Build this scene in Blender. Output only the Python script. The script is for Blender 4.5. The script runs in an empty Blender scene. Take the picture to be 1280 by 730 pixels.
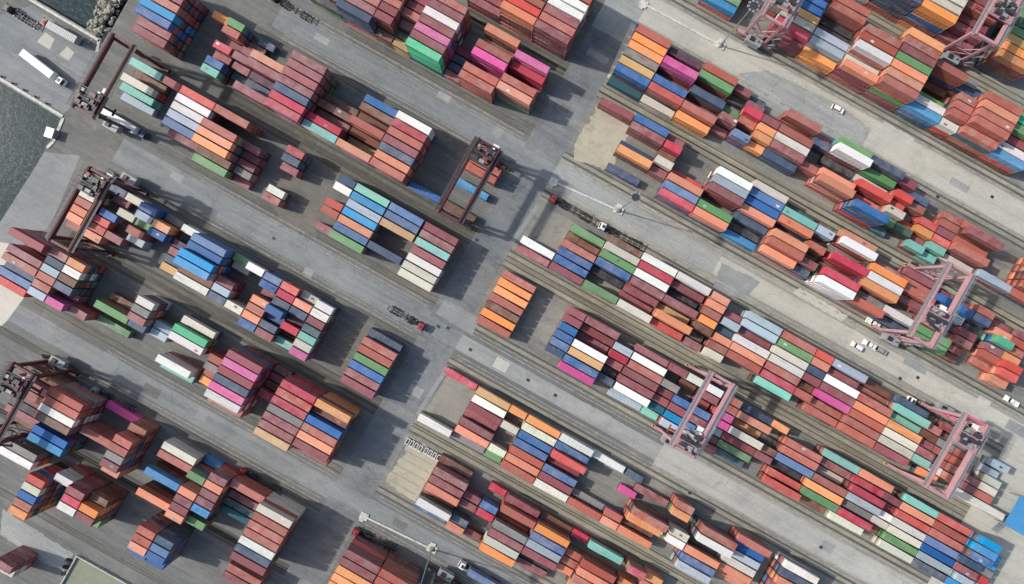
import bpy, bmesh, math, random
import numpy as np
from mathutils import Vector, Matrix

# ------------------------------------------------------------------ camera, sky, sun, exposure
H = 214.0                      # drone height above the yard
F = 790.0                      # focal length in pixels of a 1280 px wide frame
THETA = math.radians(29.2)     # the yard grid is turned by this angle
SUN_EL = math.radians(39.5)
SUN_TO = Vector((0.958, -0.287, 0))     # ground direction in which shadows fall
scene = bpy.context.scene
COL = scene.collection
cam_d = bpy.data.cameras.new("camera")
cam_d.sensor_width = 36.0
cam_d.lens = 36.0 * F / 1280.0
cam_d.clip_end = 3000.0
cam = bpy.data.objects.new("camera", cam_d)
cam.location = (0, 0, H)
COL.objects.link(cam)
scene.camera = cam

world = bpy.data.worlds.new("World")
scene.world = world
world.use_nodes = True
wn = world.node_tree
sky = wn.nodes.new("ShaderNodeTexSky")
sky.sky_type = 'NISHITA'
sky.sun_disc = False
sky.sun_elevation = SUN_EL
sky.sun_rotation = math.atan2(-SUN_TO.x, -SUN_TO.y)
sky.air_density = 1.2
sky.dust_density = 2.5
bg = wn.nodes["Background"]
bg.inputs["Strength"].default_value = 0.13
wn.links.new(sky.outputs[0], bg.inputs["Color"])

sun_d = bpy.data.lights.new("sun", 'SUN')
sun_d.energy = 3.15
sun_d.angle = math.radians(1.6)
sun_d.color = (1.0, 0.955, 0.89)
sun = bpy.data.objects.new("sun", sun_d)
sdir = Vector((SUN_TO.x * math.cos(SUN_EL), SUN_TO.y * math.cos(SUN_EL), -math.sin(SUN_EL)))
sun.rotation_euler = sdir.to_track_quat('-Z', 'Y').to_euler()
sun.location = (-150, 60, 260)
COL.objects.link(sun)

scene.view_settings.view_transform = 'Standard'
scene.view_settings.look = 'None'
scene.view_settings.exposure = 0.26
scene.view_settings.gamma = 1.0
scene.view_settings.use_curve_mapping = False
scene.render.film_transparent = False
scene.cycles.max_bounces = 5
scene.cycles.diffuse_bounces = 3

# ------------------------------------------------------------------ frames and helpers
CT, ST = math.cos(THETA), math.sin(THETA)
U = Vector((CT, -ST, 0))       # along the container rows
V = Vector((-ST, -CT, 0))      # across the rows
ROT = -THETA


def at(px, py, z=0.0):
    k = (H - z) / F
    return Vector(((px - 640) * k, -(py - 365) * k, z))


def to_uv(p):
    return p.x * U.x + p.y * U.y, p.x * V.x + p.y * V.y


def uv(u, v, z=0.0):
    q = U * u + V * v
    return Vector((q.x, q.y, z))


def tag(o, label=None, cat=None, group=None, kind=None):
    if label:
        o["label"] = label
    if cat:
        o["category"] = cat
    if group:
        o["group"] = group
    if kind:
        o["kind"] = kind
    return o


def empty(name, loc=(0, 0, 0), rz=0.0):
    o = bpy.data.objects.new(name, None)
    o.location = loc
    o.rotation_euler = (0, 0, rz)
    o.empty_display_size = 0.5
    COL.objects.link(o)
    return o


class MB:
    """collects simple solids into one mesh"""

    def __init__(self):
        self.v, self.f, self.mi = [], [], []

    def quadbox(self, pts, m=0):
        n = len(self.v)
        self.v += [tuple(p) for p in pts]
        for q in ((0, 3, 2, 1), (4, 5, 6, 7), (0, 1, 5, 4), (1, 2, 6, 5), (2, 3, 7, 6), (3, 0, 4, 7)):
            self.f.append(tuple(n + i for i in q))
            self.mi.append(m)
        return self

    def box(self, x0, x1, y0, y1, z0, z1, m=0):
        return self.quadbox([(x0, y0, z0), (x1, y0, z0), (x1, y1, z0), (x0, y1, z0),
                             (x0, y0, z1), (x1, y0, z1), (x1, y1, z1), (x0, y1, z1)], m)

    def frustum(self, x0, x1, y0, y1, z0, X0, X1, Y0, Y1, z1, m=0):
        return self.quadbox([(x0, y0, z0), (x1, y0, z0), (x1, y1, z0), (x0, y1, z0),
                             (X0, Y0, z1), (X1, Y0, z1), (X1, Y1, z1), (X0, Y1, z1)], m)

    def bar(self, a, b, w, h=None, m=0):
        a, b = Vector(a), Vector(b)
        h = h or w
        d = (b - a).normalized()
        up = Vector((0, 0, 1)) if abs(d.z) < 0.95 else Vector((1, 0, 0))
        s = d.cross(up).normalized()
        t = s.cross(d).normalized()
        s *= w / 2
        t *= h / 2
        return self.quadbox([a - s - t, a + s - t, b + s - t, b - s - t, a - s + t, a + s + t, b + s + t, b - s + t], m)

    def tube(self, a, b, r0, r1=None, n=10, m=0):
        a, b = Vector(a), Vector(b)
        r1 = r0 if r1 is None else r1
        d = (b - a).normalized()
        up = Vector((0, 0, 1)) if abs(d.z) < 0.95 else Vector((1, 0, 0))
        s = d.cross(up).normalized()
        t = s.cross(d).normalized()
        k = len(self.v)
        for c, r in ((a, r0), (b, r1)):
            for i in range(n):
                g = 2 * math.pi * i / n
                self.v.append(tuple(c + s * (r * math.cos(g)) + t * (r * math.sin(g))))
        for i in range(n):
            j = (i + 1) % n
            self.f.append((k + i, k + j, k + n + j, k + n + i))
            self.mi.append(m)
        self.f.append(tuple(k + i for i in reversed(range(n))))
        self.mi.append(m)
        self.f.append(tuple(k + n + i for i in range(n)))
        self.mi.append(m)
        return self

    def poly(self, pts, z, m=0):
        n = len(self.v)
        self.v += [(p[0], p[1], z) for p in pts]
        self.f.append(tuple(range(n, n + len(pts))))
        self.mi.append(m)
        return self

    def mesh(self, name, *mats):
        me = bpy.data.meshes.new(name)
        me.from_pydata(self.v, [], self.f)
        for m in mats:
            me.materials.append(m)
        if len(mats) > 1:
            me.polygons.foreach_set("material_index", self.mi)
        bm = bmesh.new()
        bm.from_mesh(me)
        bmesh.ops.recalc_face_normals(bm, faces=bm.faces)
        bm.to_mesh(me)
        bm.free()
        me.update()
        return me

    def build(self, name, mats, parent=None, bevel=0.0):
        if not isinstance(mats, (list, tuple)):
            mats = [mats]
        o = bpy.data.objects.new(name, self.mesh(name, *mats))
        COL.objects.link(o)
        o.parent = parent
        if bevel:
            b = o.modifiers.new("bevel", 'BEVEL')
            b.width = bevel
            b.segments = 2
            b.limit_method = 'ANGLE'
        return o


def flat(name, pts, z, mat, kind="structure", parent=None):
    """a horizontal sheet, upward facing"""
    pts = [Vector((p[0], p[1], 0)) for p in pts]
    area = sum(pts[i].x * pts[(i + 1) % len(pts)].y - pts[(i + 1) % len(pts)].x * pts[i].y for i in range(len(pts)))
    if area < 0:
        pts = pts[::-1]
    me = bpy.data.meshes.new(name)
    me.from_pydata([(p.x, p.y, z) for p in pts], [], [tuple(range(len(pts)))])
    me.materials.append(mat)
    o = bpy.data.objects.new(name, me)
    COL.objects.link(o)
    if parent is not None:
        o.parent = parent
    elif kind:
        o["kind"] = kind
    return o


def uvrect(u0, u1, v0, v1):
    return [uv(u0, v0), uv(u1, v0), uv(u1, v1), uv(u0, v1)]


# ------------------------------------------------------------------ materials
def srgb(r, g, b):
    def f(c):
        c /= 255.0
        return c / 12.92 if c <= 0.04045 else ((c + 0.055) / 1.055) ** 2.4
    return (f(r), f(g), f(b), 1.0)


class N:
    """small node-tree writer"""

    def __init__(self, name, rough=0.8, metallic=0.0):
        self.m = bpy.data.materials.new(name)
        self.m.use_nodes = True
        self.t = self.m.node_tree
        self.b = self.t.nodes["Principled BSDF"]
        self.b.inputs["Roughness"].default_value = rough
        self.b.inputs["Metallic"].default_value = metallic
        self.pos = None

    def n(self, kind, **kw):
        x = self.t.nodes.new(kind)
        for k, v in kw.items():
            setattr(x, k, v)
        return x

    def link(self, a, b):
        self.t.links.new(a, b)

    def coords(self, rot=True, scale=(1, 1, 1)):
        if self.pos is None:
            self.pos = self.n("ShaderNodeNewGeometry").outputs["Position"]
        mp = self.n("ShaderNodeMapping")
        mp.inputs["Rotation"].default_value = (0, 0, THETA if rot else 0)
        mp.inputs["Scale"].default_value = scale
        # rotate first, then stretch
        if rot:
            m0 = self.n("ShaderNodeMapping")
            m0.inputs["Rotation"].default_value = (0, 0, THETA)
            self.link(self.pos, m0.inputs["Vector"])
            mp.inputs["Rotation"].default_value = (0, 0, 0)
            self.link(m0.outputs[0], mp.inputs["Vector"])
        else:
            self.link(self.pos, mp.inputs["Vector"])
        return mp.outputs[0]

    def noise(self, scale, detail=4, rough=0.55, stretch=(1, 1, 1), rot=True):
        t = self.n("ShaderNodeTexNoise")
        t.inputs["Scale"].default_value = scale
        t.inputs["Detail"].default_value = detail
        t.inputs["Roughness"].default_value = rough
        self.link(self.coords(rot, stretch), t.inputs["Vector"])
        return t.outputs["Fac"]

    def ramp(self, fac, lo, hi, a=0.0, b=1.0):
        r = self.n("ShaderNodeMapRange")
        r.inputs["From Min"].default_value = lo
        r.inputs["From Max"].default_value = hi
        r.inputs["To Min"].default_value = a
        r.inputs["To Max"].default_value = b
        self.link(fac, r.inputs["Value"])
        return r.outputs[0]

    def mix(self, fac, a, b, mode='MIX'):
        x = self.n("ShaderNodeMix", data_type='RGBA', blend_type=mode)
        if isinstance(fac, (int, float)):
            x.inputs[0].default_value = fac
        else:
            self.link(fac, x.inputs[0])
        for s, c in ((6, a), (7, b)):
            if isinstance(c, tuple):
                x.inputs[s].default_value = c
            else:
                self.link(c, x.inputs[s])
        return x.outputs[2]

    def mul(self, a, b):
        x = self.n("ShaderNodeMath", operation='MULTIPLY')
        for s, c in ((0, a), (1, b)):
            if isinstance(c, (int, float)):
                x.inputs[s].default_value = c
            else:
                self.link(c, x.inputs[s])
        return x.outputs[0]

    def done(self, color, bump=None, bscale=0.1, bdist=0.05):
        if isinstance(color, tuple):
            self.b.inputs["Base Color"].default_value = color
        else:
            self.link(color, self.b.inputs["Base Color"])
        if bump is not None:
            bp = self.n("ShaderNodeBump")
            bp.inputs["Strength"].default_value = bscale
            bp.inputs["Distance"].default_value = bdist
            self.link(bump, bp.inputs["Height"])
            self.link(bp.outputs[0], self.b.inputs["Normal"])
        return self.m


def ground_mat(name, a, b, dark, light, streak=0.35, patch=0.02, joints=0.0, spots=0.5):
    """worn paving: broad patches of two tones, traffic streaks along the lanes, tyre lines, stains, cracks"""
    s = N(name, rough=0.9)
    big = s.ramp(s.noise(patch, 6, 0.66), 0.36, 0.64)
    c = s.mix(big, a, b)
    st = s.ramp(s.noise(0.30, 6, 0.66, (0.05, 1, 1)), 0.47, 0.7)
    c = s.mix(s.mul(st, streak), c, dark)
    st2 = s.ramp(s.noise(0.46, 5, 0.64, (0.035, 1, 1)), 0.52, 0.74)
    c = s.mix(s.mul(st2, streak * 0.85), c, light)
    ty = s.ramp(s.noise(1.3, 3, 0.6, (0.012, 1, 1)), 0.58, 0.66)
    c = s.mix(s.mul(s.mul(ty, s.ramp(s.noise(0.07, 4, 0.6), 0.4, 0.6)), min(1.0, streak * 1.1)), c, dark)
    blot = s.ramp(s.noise(0.11, 7, 0.72), 0.5, 0.72)
    c = s.mix(s.mul(blot, spots * 0.75), c, dark)
    blot2 = s.ramp(s.noise(0.085, 8, 0.72, (0.6, 1.3, 1)), 0.52, 0.7)
    c = s.mix(s.mul(blot2, spots * 0.7), c, light)
    smear = s.ramp(s.noise(0.45, 5, 0.7, (0.4, 1.2, 1)), 0.58, 0.74)
    c = s.mix(s.mul(smear, spots * 0.5), c, light)
    oil = s.ramp(s.noise(0.55, 4, 0.6), 0.64, 0.76)
    c = s.mix(s.mul(oil, min(1.0, spots * 1.1)), c, dark)
    grain = s.noise(1.7, 6, 0.75)
    c = s.mix(s.ramp(grain, 0.38, 0.7, 0.0, 0.42), c, dark)
    fine = s.noise(0.9, 6, 0.8, (0.5, 1.4, 1))
    c = s.mix(s.ramp(fine, 0.52, 0.72, 0.0, 0.45), c, light)
    if joints:
        vo = s.n("ShaderNodeTexVoronoi", feature='DISTANCE_TO_EDGE')
        vo.inputs["Scale"].default_value = 0.16
        vo.inputs["Randomness"].default_value = 0.75
        s.link(s.coords(True, (0.7, 1.2, 1)), vo.inputs["Vector"])
        crack = s.ramp(vo.outputs["Distance"], 0.0, 0.02, 1.0, 0.0)
        c = s.mix(s.mul(s.mul(crack, joints), s.ramp(s.noise(0.12, 5, 0.7), 0.48, 0.62)), c, dark)
    return s.done(c, grain, 0.25, 0.02)


M = {}
M['asphalt'] = ground_mat("asphalt", srgb(118, 118, 114), srgb(102, 103, 101), srgb(76, 77, 76), srgb(150, 146, 135), 0.55, 0.018, 0, 0.8)
M['asphalt_pale'] = ground_mat("pale_asphalt", srgb(140, 138, 129), srgb(116, 117, 113), srgb(84, 84, 80), srgb(178, 172, 155), 0.5, 0.016, 0, 0.8)
M['road_edge'] = ground_mat("road_edge", srgb(118, 119, 116), srgb(104, 106, 105), srgb(80, 82, 82), srgb(152, 149, 139), 0.7, 0.012, 0.5, 0.6)
M['road_edge_pale'] = ground_mat("road_edge_pale", srgb(156, 154, 143), srgb(138, 137, 129), srgb(106, 105, 99), srgb(188, 182, 165), 0.7, 0.012, 0.5, 0.6)
M['road_grey'] = ground_mat("road_grey", srgb(140, 144, 144), srgb(122, 127, 129), srgb(88, 92, 94), srgb(168, 167, 160), 0.5, 0.012, 0.6, 0.65)
M['road_pale'] = ground_mat("road_concrete", srgb(190, 187, 174), srgb(172, 171, 161), srgb(132, 132, 124), srgb(208, 202, 184), 0.45, 0.014, 0.6, 0.6)
M['road_mid'] = ground_mat("road_mid", srgb(164, 166, 162), srgb(144, 147, 146), srgb(108, 111, 109), srgb(188, 185, 173), 0.5, 0.012, 0.6, 0.65)
M['road_conc_grey'] = ground_mat("road_conc_grey", srgb(182, 181, 173), srgb(164, 165, 161), srgb(126, 127, 122), srgb(202, 197, 182), 0.5, 0.012, 0.6, 0.65)
M['junction'] = ground_mat("junction", srgb(132, 135, 135), srgb(104, 108, 110), srgb(74, 78, 80), srgb(160, 159, 151), 0.35, 0.035, 0.6, 0.9)
M['lane_dark'] = ground_mat("lane_dark", srgb(80, 81, 78), srgb(94, 93, 87), srgb(54, 55, 54), srgb(138, 133, 118), 0.9, 0.03, 0, 0.4)
M['lane_pale'] = ground_mat("lane_pale", srgb(126, 121, 106), srgb(142, 136, 119), srgb(76, 75, 68), srgb(184, 176, 154), 1.0, 0.03, 0, 0.4)
M['beam'] = ground_mat("runway_concrete", srgb(156, 151, 134), srgb(136, 132, 120), srgb(88, 87, 80), srgb(192, 185, 164), 0.5, 0.05, 0, 0.7)
M['beam_dark'] = ground_mat("runway_concrete_dimmed", srgb(110, 109, 102), srgb(92, 92, 88), srgb(62, 63, 61), srgb(146, 141, 126), 0.5, 0.05, 0, 0.7)  # left half's beams, darkened in colour for the dimmer light there
M['pad_cream'] = ground_mat("pad_cream", srgb(186, 178, 156), srgb(166, 160, 142), srgb(130, 125, 110), srgb(200, 191, 167), 0.25, 0.07, 0, 0.9)
M['pad_grey'] = ground_mat("pad_grey", srgb(154, 151, 141), srgb(134, 133, 126), srgb(96, 95, 90), srgb(172, 167, 151), 0.2, 0.05, 0, 1.0)
M['pad_dark'] = ground_mat("pad_dark", srgb(120, 117, 108), srgb(104, 103, 98), srgb(74, 73, 70), srgb(146, 137, 118), 0.3, 0.05, 0, 1.1)
M['slab_pale'] = ground_mat("slab_pale", srgb(194, 191, 179), srgb(180, 178, 168), srgb(146, 145, 137), srgb(208, 203, 188), 0.2, 0.04, 0.5, 0.5)
M['slab_grey'] = ground_mat("slab_grey", srgb(148, 151, 150), srgb(132, 135, 135), srgb(102, 105, 105), srgb(168, 168, 162), 0.35, 0.03, 0.5, 0.6)
M['slab_white'] = ground_mat("slab_white", srgb(206, 201, 187), srgb(194, 190, 177), srgb(166, 162, 150), srgb(216, 210, 195), 0.1, 0.05, 0.3, 0.4)
M['rut'] = ground_mat("wheel_rut", srgb(76, 74, 67), srgb(90, 87, 77), srgb(50, 49, 46), srgb(126, 120, 103), 0.5, 0.05, 0, 0.5)
s = N("road_paint", rough=0.8)
M['paint'] = s.done(s.mix(s.ramp(s.noise(1.1, 5, 0.7), 0.5, 0.68), srgb(206, 206, 200), srgb(146, 147, 144)))
s = N("faint_paint", rough=0.85)
M['faint'] = s.done(s.mix(s.ramp(s.noise(1.0, 5, 0.7), 0.42, 0.62), srgb(148, 146, 137), srgb(112, 112, 107)))
s = N("worn_line", rough=0.85)
M['line'] = s.done(s.mix(s.ramp(s.noise(0.5, 6, 0.75), 0.42, 0.6), srgb(186, 183, 170), srgb(132, 131, 124)))
s = N("white_concrete", rough=0.8)
M['white_conc'] = s.done(s.mix(s.ramp(s.noise(0.9, 5, 0.65), 0.45, 0.7), srgb(200, 200, 193), srgb(156, 156, 149)), s.noise(4, 3), 0.2)
s = N("quay_concrete", rough=0.9)
M['quay'] = s.done(s.mix(s.ramp(s.noise(0.4, 6, 0.7), 0.4, 0.68), srgb(156, 156, 146), srgb(96, 98, 94)), s.noise(3, 3), 0.3)
s = N("rock", rough=0.95)
M['rock'] = s.done(s.mix(s.ramp(s.noise(0.5, 6, 0.7), 0.35, 0.7), srgb(168, 163, 148), srgb(92, 90, 82)), s.noise(2.5, 4), 0.6, 0.1)
s = N("harbour_water", rough=0.3)
s.b.inputs["Specular IOR Level"].default_value = 0.12
wv = s.noise(0.55, 6, 0.66, rot=False)
s.b.inputs["IOR"].default_value = 1.33
M['water'] = s.done(s.mix(s.mul(s.ramp(s.noise(0.75, 6, 0.7, (0.7, 1.3, 1)), 0.5, 0.72), s.ramp(s.noise(0.06, 4, 0.6), 0.3, 0.6, 0.35, 1.0)), srgb(34, 52, 56), srgb(92, 110, 112)), wv, 0.5, 0.15)


def paint_mat(name, col, rough=0.5, wear=0.35, rust=0.3, metallic=0.0, dark=None):
    s = N(name, rough=rough, metallic=metallic)
    c = s.mix(s.ramp(s.noise(0.5, 5, 0.65, rot=False), 0.35, 0.7, 0, wear), col, tuple(min(1, x * 1.35 + 0.03) for x in col[:3]) + (1,))
    c = s.mix(s.ramp(s.noise(1.6, 6, 0.7, rot=False), 0.58, 0.72, 0, rust), c, dark or srgb(82, 58, 46))
    return s.done(c)


M['maroon'] = paint_mat("crane_maroon", srgb(84, 36, 40), 0.55, 0.3, 0.5)
M['maroon2'] = paint_mat("crane_dull_red", srgb(124, 60, 58), 0.55, 0.3, 0.5)
M['pink'] = paint_mat("crane_faded_pink", srgb(166, 128, 132), 0.6, 0.5, 0.65, 0, srgb(120, 76, 76))
M['rose'] = paint_mat("crane_rose", srgb(196, 92, 116), 0.55, 0.3, 0.3)
M['steel'] = paint_mat("dark_steel", srgb(62, 64, 68), 0.5, 0.3, 0.4, 0.3)
M['black'] = paint_mat("black_steel", srgb(36, 37, 40), 0.55, 0.3, 0.3)
M['galv'] = paint_mat("galvanised", srgb(150, 153, 155), 0.45, 0.3, 0.25, 0.4)
M['white'] = paint_mat("white_paint", srgb(226, 226, 222), 0.4, 0.2, 0.12)
M['grey'] = paint_mat("grey_paint", srgb(138, 140, 142), 0.5, 0.3, 0.3)
M['glass'] = paint_mat("dark_glass", srgb(22, 28, 34), 0.08, 0.0, 0.0)
M['rubber'] = paint_mat("rubber", srgb(26, 26, 27), 0.85, 0.2, 0.0)
M['red'] = paint_mat("red_paint", srgb(168, 44, 52), 0.4, 0.2, 0.15)
M['blue'] = paint_mat("blue_paint", srgb(34, 62, 108), 0.4, 0.2, 0.15)
M['yellow'] = paint_mat("yellow_paint", srgb(196, 156, 60), 0.5, 0.2, 0.3)
M['olive'] = paint_mat("roof_felt", srgb(126, 130, 112), 0.9, 0.4, 0.3, 0, srgb(96, 99, 86))
M['lamp_glass'] = paint_mat("lamp_glass", srgb(196, 200, 204), 0.2, 0.1, 0.0)
M['green'] = paint_mat("green_paint", srgb(52, 110, 78), 0.5, 0.2, 0.2)


def container_mat(name, per_object):
    s = N(name, rough=0.6)
    if per_object:
        oi = s.n("ShaderNodeObjectInfo")
        base, age = oi.outputs["Color"], oi.outputs["Alpha"]
    else:
        a = s.n("ShaderNodeAttribute", attribute_name="paint")
        base, age = a.outputs["Color"], a.outputs["Alpha"]
    chalk = s.mix(0.42, base, srgb(196, 184, 174))
    c = s.mix(s.mul(s.ramp(s.noise(0.33, 5, 0.7, rot=False), 0.36, 0.7), age), base, chalk)
    dirt = s.mix(0.6, base, srgb(62, 54, 49))
    c = s.mix(s.mul(s.ramp(s.noise(0.5, 6, 0.74, (0.3, 1.6, 1)), 0.48, 0.7), s.ramp(age, 0.0, 1.0, 0.2, 0.6)), c, dirt)
    c = s.mix(s.ramp(s.noise(1.3, 5, 0.72, (1.6, 0.45, 1)), 0.54, 0.74, 0.0, 0.42), c, dirt)       # puddle lines across the ribs
    c = s.mix(s.mul(s.ramp(s.noise(1.9, 6, 0.78, rot=False), 0.56, 0.7), s.ramp(age, 0.2, 1.0, 0.1, 0.6)), c, srgb(98, 60, 44))
    c = s.mix(s.ramp(s.noise(2.1, 3, 0.6, (1, 0.5, 1)), 0.66, 0.76, 0.0, 0.35), c, srgb(205, 200, 192))
    return s.done(c, s.noise(1.4, 4, 0.6, rot=False), 0.2, 0.03)


M['cont_obj'] = container_mat("container_paint", True)
M['cont_stuff'] = container_mat("container_paint_stacks", False)

PAINT = {
    'r': (srgb(162, 86, 73), "brick red"), 'm': (srgb(134, 70, 77), "maroon"), 'b': (srgb(106, 66, 48), "brown"),
    'o': (srgb(222, 142, 84), "orange"), 'e': (srgb(210, 132, 102), "salmon"), 'w': (srgb(218, 215, 209), "white"),
    'c': (srgb(198, 194, 178), "cream"), 'G': (srgb(120, 118, 117), "grey"), 'l': (srgb(156, 169, 180), "pale grey-blue"),
    'g': (srgb(92, 138, 88), "green"), 'd': (srgb(42, 76, 60), "dark green"), 't': (srgb(116, 182, 168), "mint"),
    'T': (srgb(42, 86, 98), "dark teal"), 'B': (srgb(36, 92, 150), "blue"), 'n': (srgb(54, 74, 100), "slate blue"),
    'S': (srgb(38, 132, 184), "sky blue"), 'L': (srgb(74, 108, 154), "steel blue"), 'p': (srgb(198, 80, 142), "pink"),
    'k': (srgb(180, 48, 72), "crimson"), 'R': (srgb(192, 76, 68), "red"), 'y': (srgb(188, 148, 102), "tan"),
    'v': (srgb(80, 44, 68), "plum"), 'D': (srgb(40, 42, 49), "black"), 'E': (srgb(64, 180, 130), "emerald"),
}

# ------------------------------------------------------------------ survey of the container stacks
# B(strip, tile column, tile row, x, y in the 5x survey tile, row, tier of the point, 'paint+tiers' for rows 0-6, feet)
PITCH, TIER = 2.86, 2.76
SURVEY = []


def B(strip, c, r, zx, zy, row, tier, tokens, feet=40):
    p = at(256 * c + zx / 5.0, 146 * r + zy / 5.0, tier * TIER)
    toks = []
    for i, t in enumerate(tokens.split()):
        if t[0] == '.':
            continue
        toks.append((i, t[0], int(t[1]) if len(t) > 1 else tier))
    SURVEY.append([strip, p, row, feet, toks])


# --- left of the cross road
B('L0a', 2, 0, 875, 172, 6, 5, "b r w w m r m")
B('L0a', 2, 0, 665, 70, 6, 5, "r r r m r R e")
B('L0a', 2, 0, 505, 60, 6, 2, ". . m3 m3 m3 m2 m2")
B('L0b', 2, 0, 95, 310, 6, 5, "r m w m p m E")
B('L0b', 1, 0, 1130, 110, 5, 5, "m5 m5 r5 r5 m5 m5 b2", 20)
B('L0b', 1, 0, 1220, 275, 6, 2, "m4 m4 m4 r4 m3 d2 y2", 20)
B('L0b', 1, 0, 930, 65, 6, 5, "m m r m r m n")
B('L0b', 1, 0, 745, 0, 6, 3, "D3 m3 D3 m3 D3 b2 D2")
B('L0b', 2, 0, 272, 462, 6, 1, ". . . m1 T1 n1 m1", 20)
B('L0b', 2, 0, 415, 510, 6, 4, "e4 b2 r4 p4 m1 r4 r4")
B('L0b', 2, 0, 660, 570, 5, 4, ". p4 k3 m1 r4 e4 .")
B('L1', 0, 0, 958, 98, 4, 5, "m5 m5 r5 S5 B5 m4 m4")
B('L1', 1, 0, 35, 430, 6, 3, "g3 r3 m1 k3 m2 B3 t3", 20)
B('L1', 1, 0, 100, 110, 0, 2, "o2", 20)
B('L1', 1, 0, 225, 372, 3, 3, ". b1 m2 m3 m2 T1 D1", 20)
B('L1', 1, 0, 380, 290, 0, 1, "n1", 20)
B('L1', 1, 0, 285, 578, 6, 4, ". . e4 m4 v2 n2 m4")
B('L1', 1, 0, 500, 690, 6, 5, "m m m m n k k")
B('L1', 1, 1, 712, 90, 6, 4, ". . b2 b3 m2 k4 t4")
B('L1', 1, 1, 920, 212, 6, 4, "B3 b3 b2 r4 b2 y1 e4")
B('L1', 1, 1, 1140, 325, 6, 4, "w k r m n e r")
B('L1', 2, 1, 95, 470, 6, 1, ". . . . . . B1")
B('L1', 2, 1, 460, 308, 0, 2, "r2 r2 . S1 . . b1")
B('L2', 0, 0, 855, 515, 2, 3, "t3 b1 c3 t2 l1 . .")
B('L2', 0, 0, 1072, 522, 0, 3, "m3", 20)
B('L2', 0, 0, 1250, 612, 0, 4, "R4 w4 w4 l4 L4 m2 .")
B('L2', 1, 1, 120, 100, 2, 5, "r4 . r5 e5 o5 b3 g3")
B('L2', 1, 1, 190, 378, 6, 1, ". . m3 m2 m2 G2 m1", 20)
B('L2', 1, 1, 565, 220, 0, 3, "k3 n3 m2 . . . .", 20)
B('L2', 1, 1, 440, 470, 5, 2, ". . . . . w2 r2", 20)
B('L2', 1, 1, 886, 405, 0, 3, "n3 w3 . R3 r3 . m2", 20)
B('L2', 1, 1, 1045, 492, 0, 3, "t S l S e L g")
B('L2', 2, 1, -23, 610, 0, 3, "L L y . . n .")
B('L2', 2, 2, 195, 0, 0, 3, "m m t m w c c")
B('L3', 0, 1, 590, 420, 0, 3, "G2 b3 c3 r3 e3 e3 r2", 20)
B('L3', 0, 1, 735, 455, 0, 2, "n2 . . . R2 R2 e2", 20)
B('L3', 0, 1, 828, 530, 0, 2, "c2 . c2 . . m2 .", 20)
B('L3', 0, 1, 667, 628, 3, 2, ". m1 . B2 . . .", 20)
B('L3', 0, 1, 935, 595, 0, 3, "B3 l3 g2 r3 l2 . .", 20)
B('L3', 0, 1, 1045, 635, 0, 2, "G1 o3 B3 . . . .", 20)
B('L3', 0, 1, 1185, 720, 0, 2, "w2 . v2 m2 n2 y2 .", 20)
B('L3', 0, 2, 1330, 75, 0, 4, "L4 B4 S5 S5 b3 w3 .")
B('L3', 1, 2, 235, 160, 0, 2, "g2 c1 . m3 l3 n3 .", 20)
B('L3', 1, 2, 320, 225, 0, 3, "w3 . . . . c3 .", 20)
B('L3', 1, 2, 415, 272, 0, 3, "L3 B3 m1 e3 r3 e3 B3", 20)
B('L3', 1, 2, 525, 335, 0, 3, "R3 k3 n3 B4 B2 n3 m3", 20)
B('L3', 1, 2, 640, 393, 0, 3, "c2 e3 n3 v2 k3 . t2", 20)
B('L3', 1, 2, 735, 455, 0, 3, "w3 w3 m3 T3 t3 c3 p3", 20)
B('L3', 1, 3, 955, 228, 6, 3, "n2 r3 r3 g3 B3 m3 m3")
B('L4', 0, 2, 220, 55, 0, 5, "m5 m2 m4 r4 n3 . .")
B('L4', 0, 2, 70, 300, 5, 3, ". . . . . L3 R3")
B('L4', 0, 2, 410, 150, 0, 4, "m4 n4 l4 r4 r4 l4 .", 20)
B('L4', 0, 2, 520, 208, 0, 4, "o4 w4 b4 n4 m2 p4 .", 20)
B('L4', 0, 2, 465, 500, 5, 3, ". . . . . m3 .", 20)
B('L4', 0, 2, 645, 450, 3, 3, ". . b1 g3 . g1 .")
B('L4', 0, 2, 852, 395, 0, 4, "w4 G4 m4 n3 . . .", 20)
B('L4', 0, 2, 1005, 600, 2, 2, ". . l2 l2 . . .", 20)
B('L4', 0, 2, 1235, 595, 0, 2, "c2 E3 w3 . . w3 t1")
B('L4', 1, 3, 255, 75, 0, 5, "m5 p5 m5 n5 p5 w5 r3")
B('L4', 1, 3, 60, 100, 2, 3, ". . r3 G3 r2 o2 .", 20)
B('L4', 1, 3, 370, 290, 3, 2, "b1 m1 b1 k2 . . .", 20)
B('L4', 1, 3, 585, 260, 0, 5, "k5 R5 k5 G5 m5 m5 y5")
B('L4', 1, 3, 795, 375, 0, 5, "o5 b4 B5 r5 e5 m5 m3")
B('L5', 0, 3, 395, 318, 0, 5, "r5 r5 w5 b5 . B4 S4")
B('L5', 0, 3, 220, 235, 1, 4, "b3 m4 r4 m3 D3 m3 b2")
B('L5', 0, 3, 770, 380, 0, 1, "p1")
B('L5', 0, 3, 585, 565, 3, 3, ". . . r3 g1 . .")
B('L5', 0, 3, 765, 570, 1, 5, "r3 r5 r5 G5 m5 e4 .", 20)
B('L5', 0, 3, 1150, 640, 0, 3, "c3 r3 . S4 . . e3")
B('L5', 1, 3, 50, 690, 0, 1, "S1 . . . . . .", 20)
B('L5', 0, 4, 1200, 80, 1, 4, ". g4 c2 e4 m4 m4 e4", 20)
B('L5', 1, 4, 75, 88, 0, 4, "m4 e4 m4 m4 S4 . g3", 20)
B('L5', 1, 4, 270, 145, 0, 3, "r3 . m1 T1 T1 . .")
B('L5', 1, 4, 420, 310, 0, 5, "c5 r5 r5 r5 w5 n5 m5")
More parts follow.
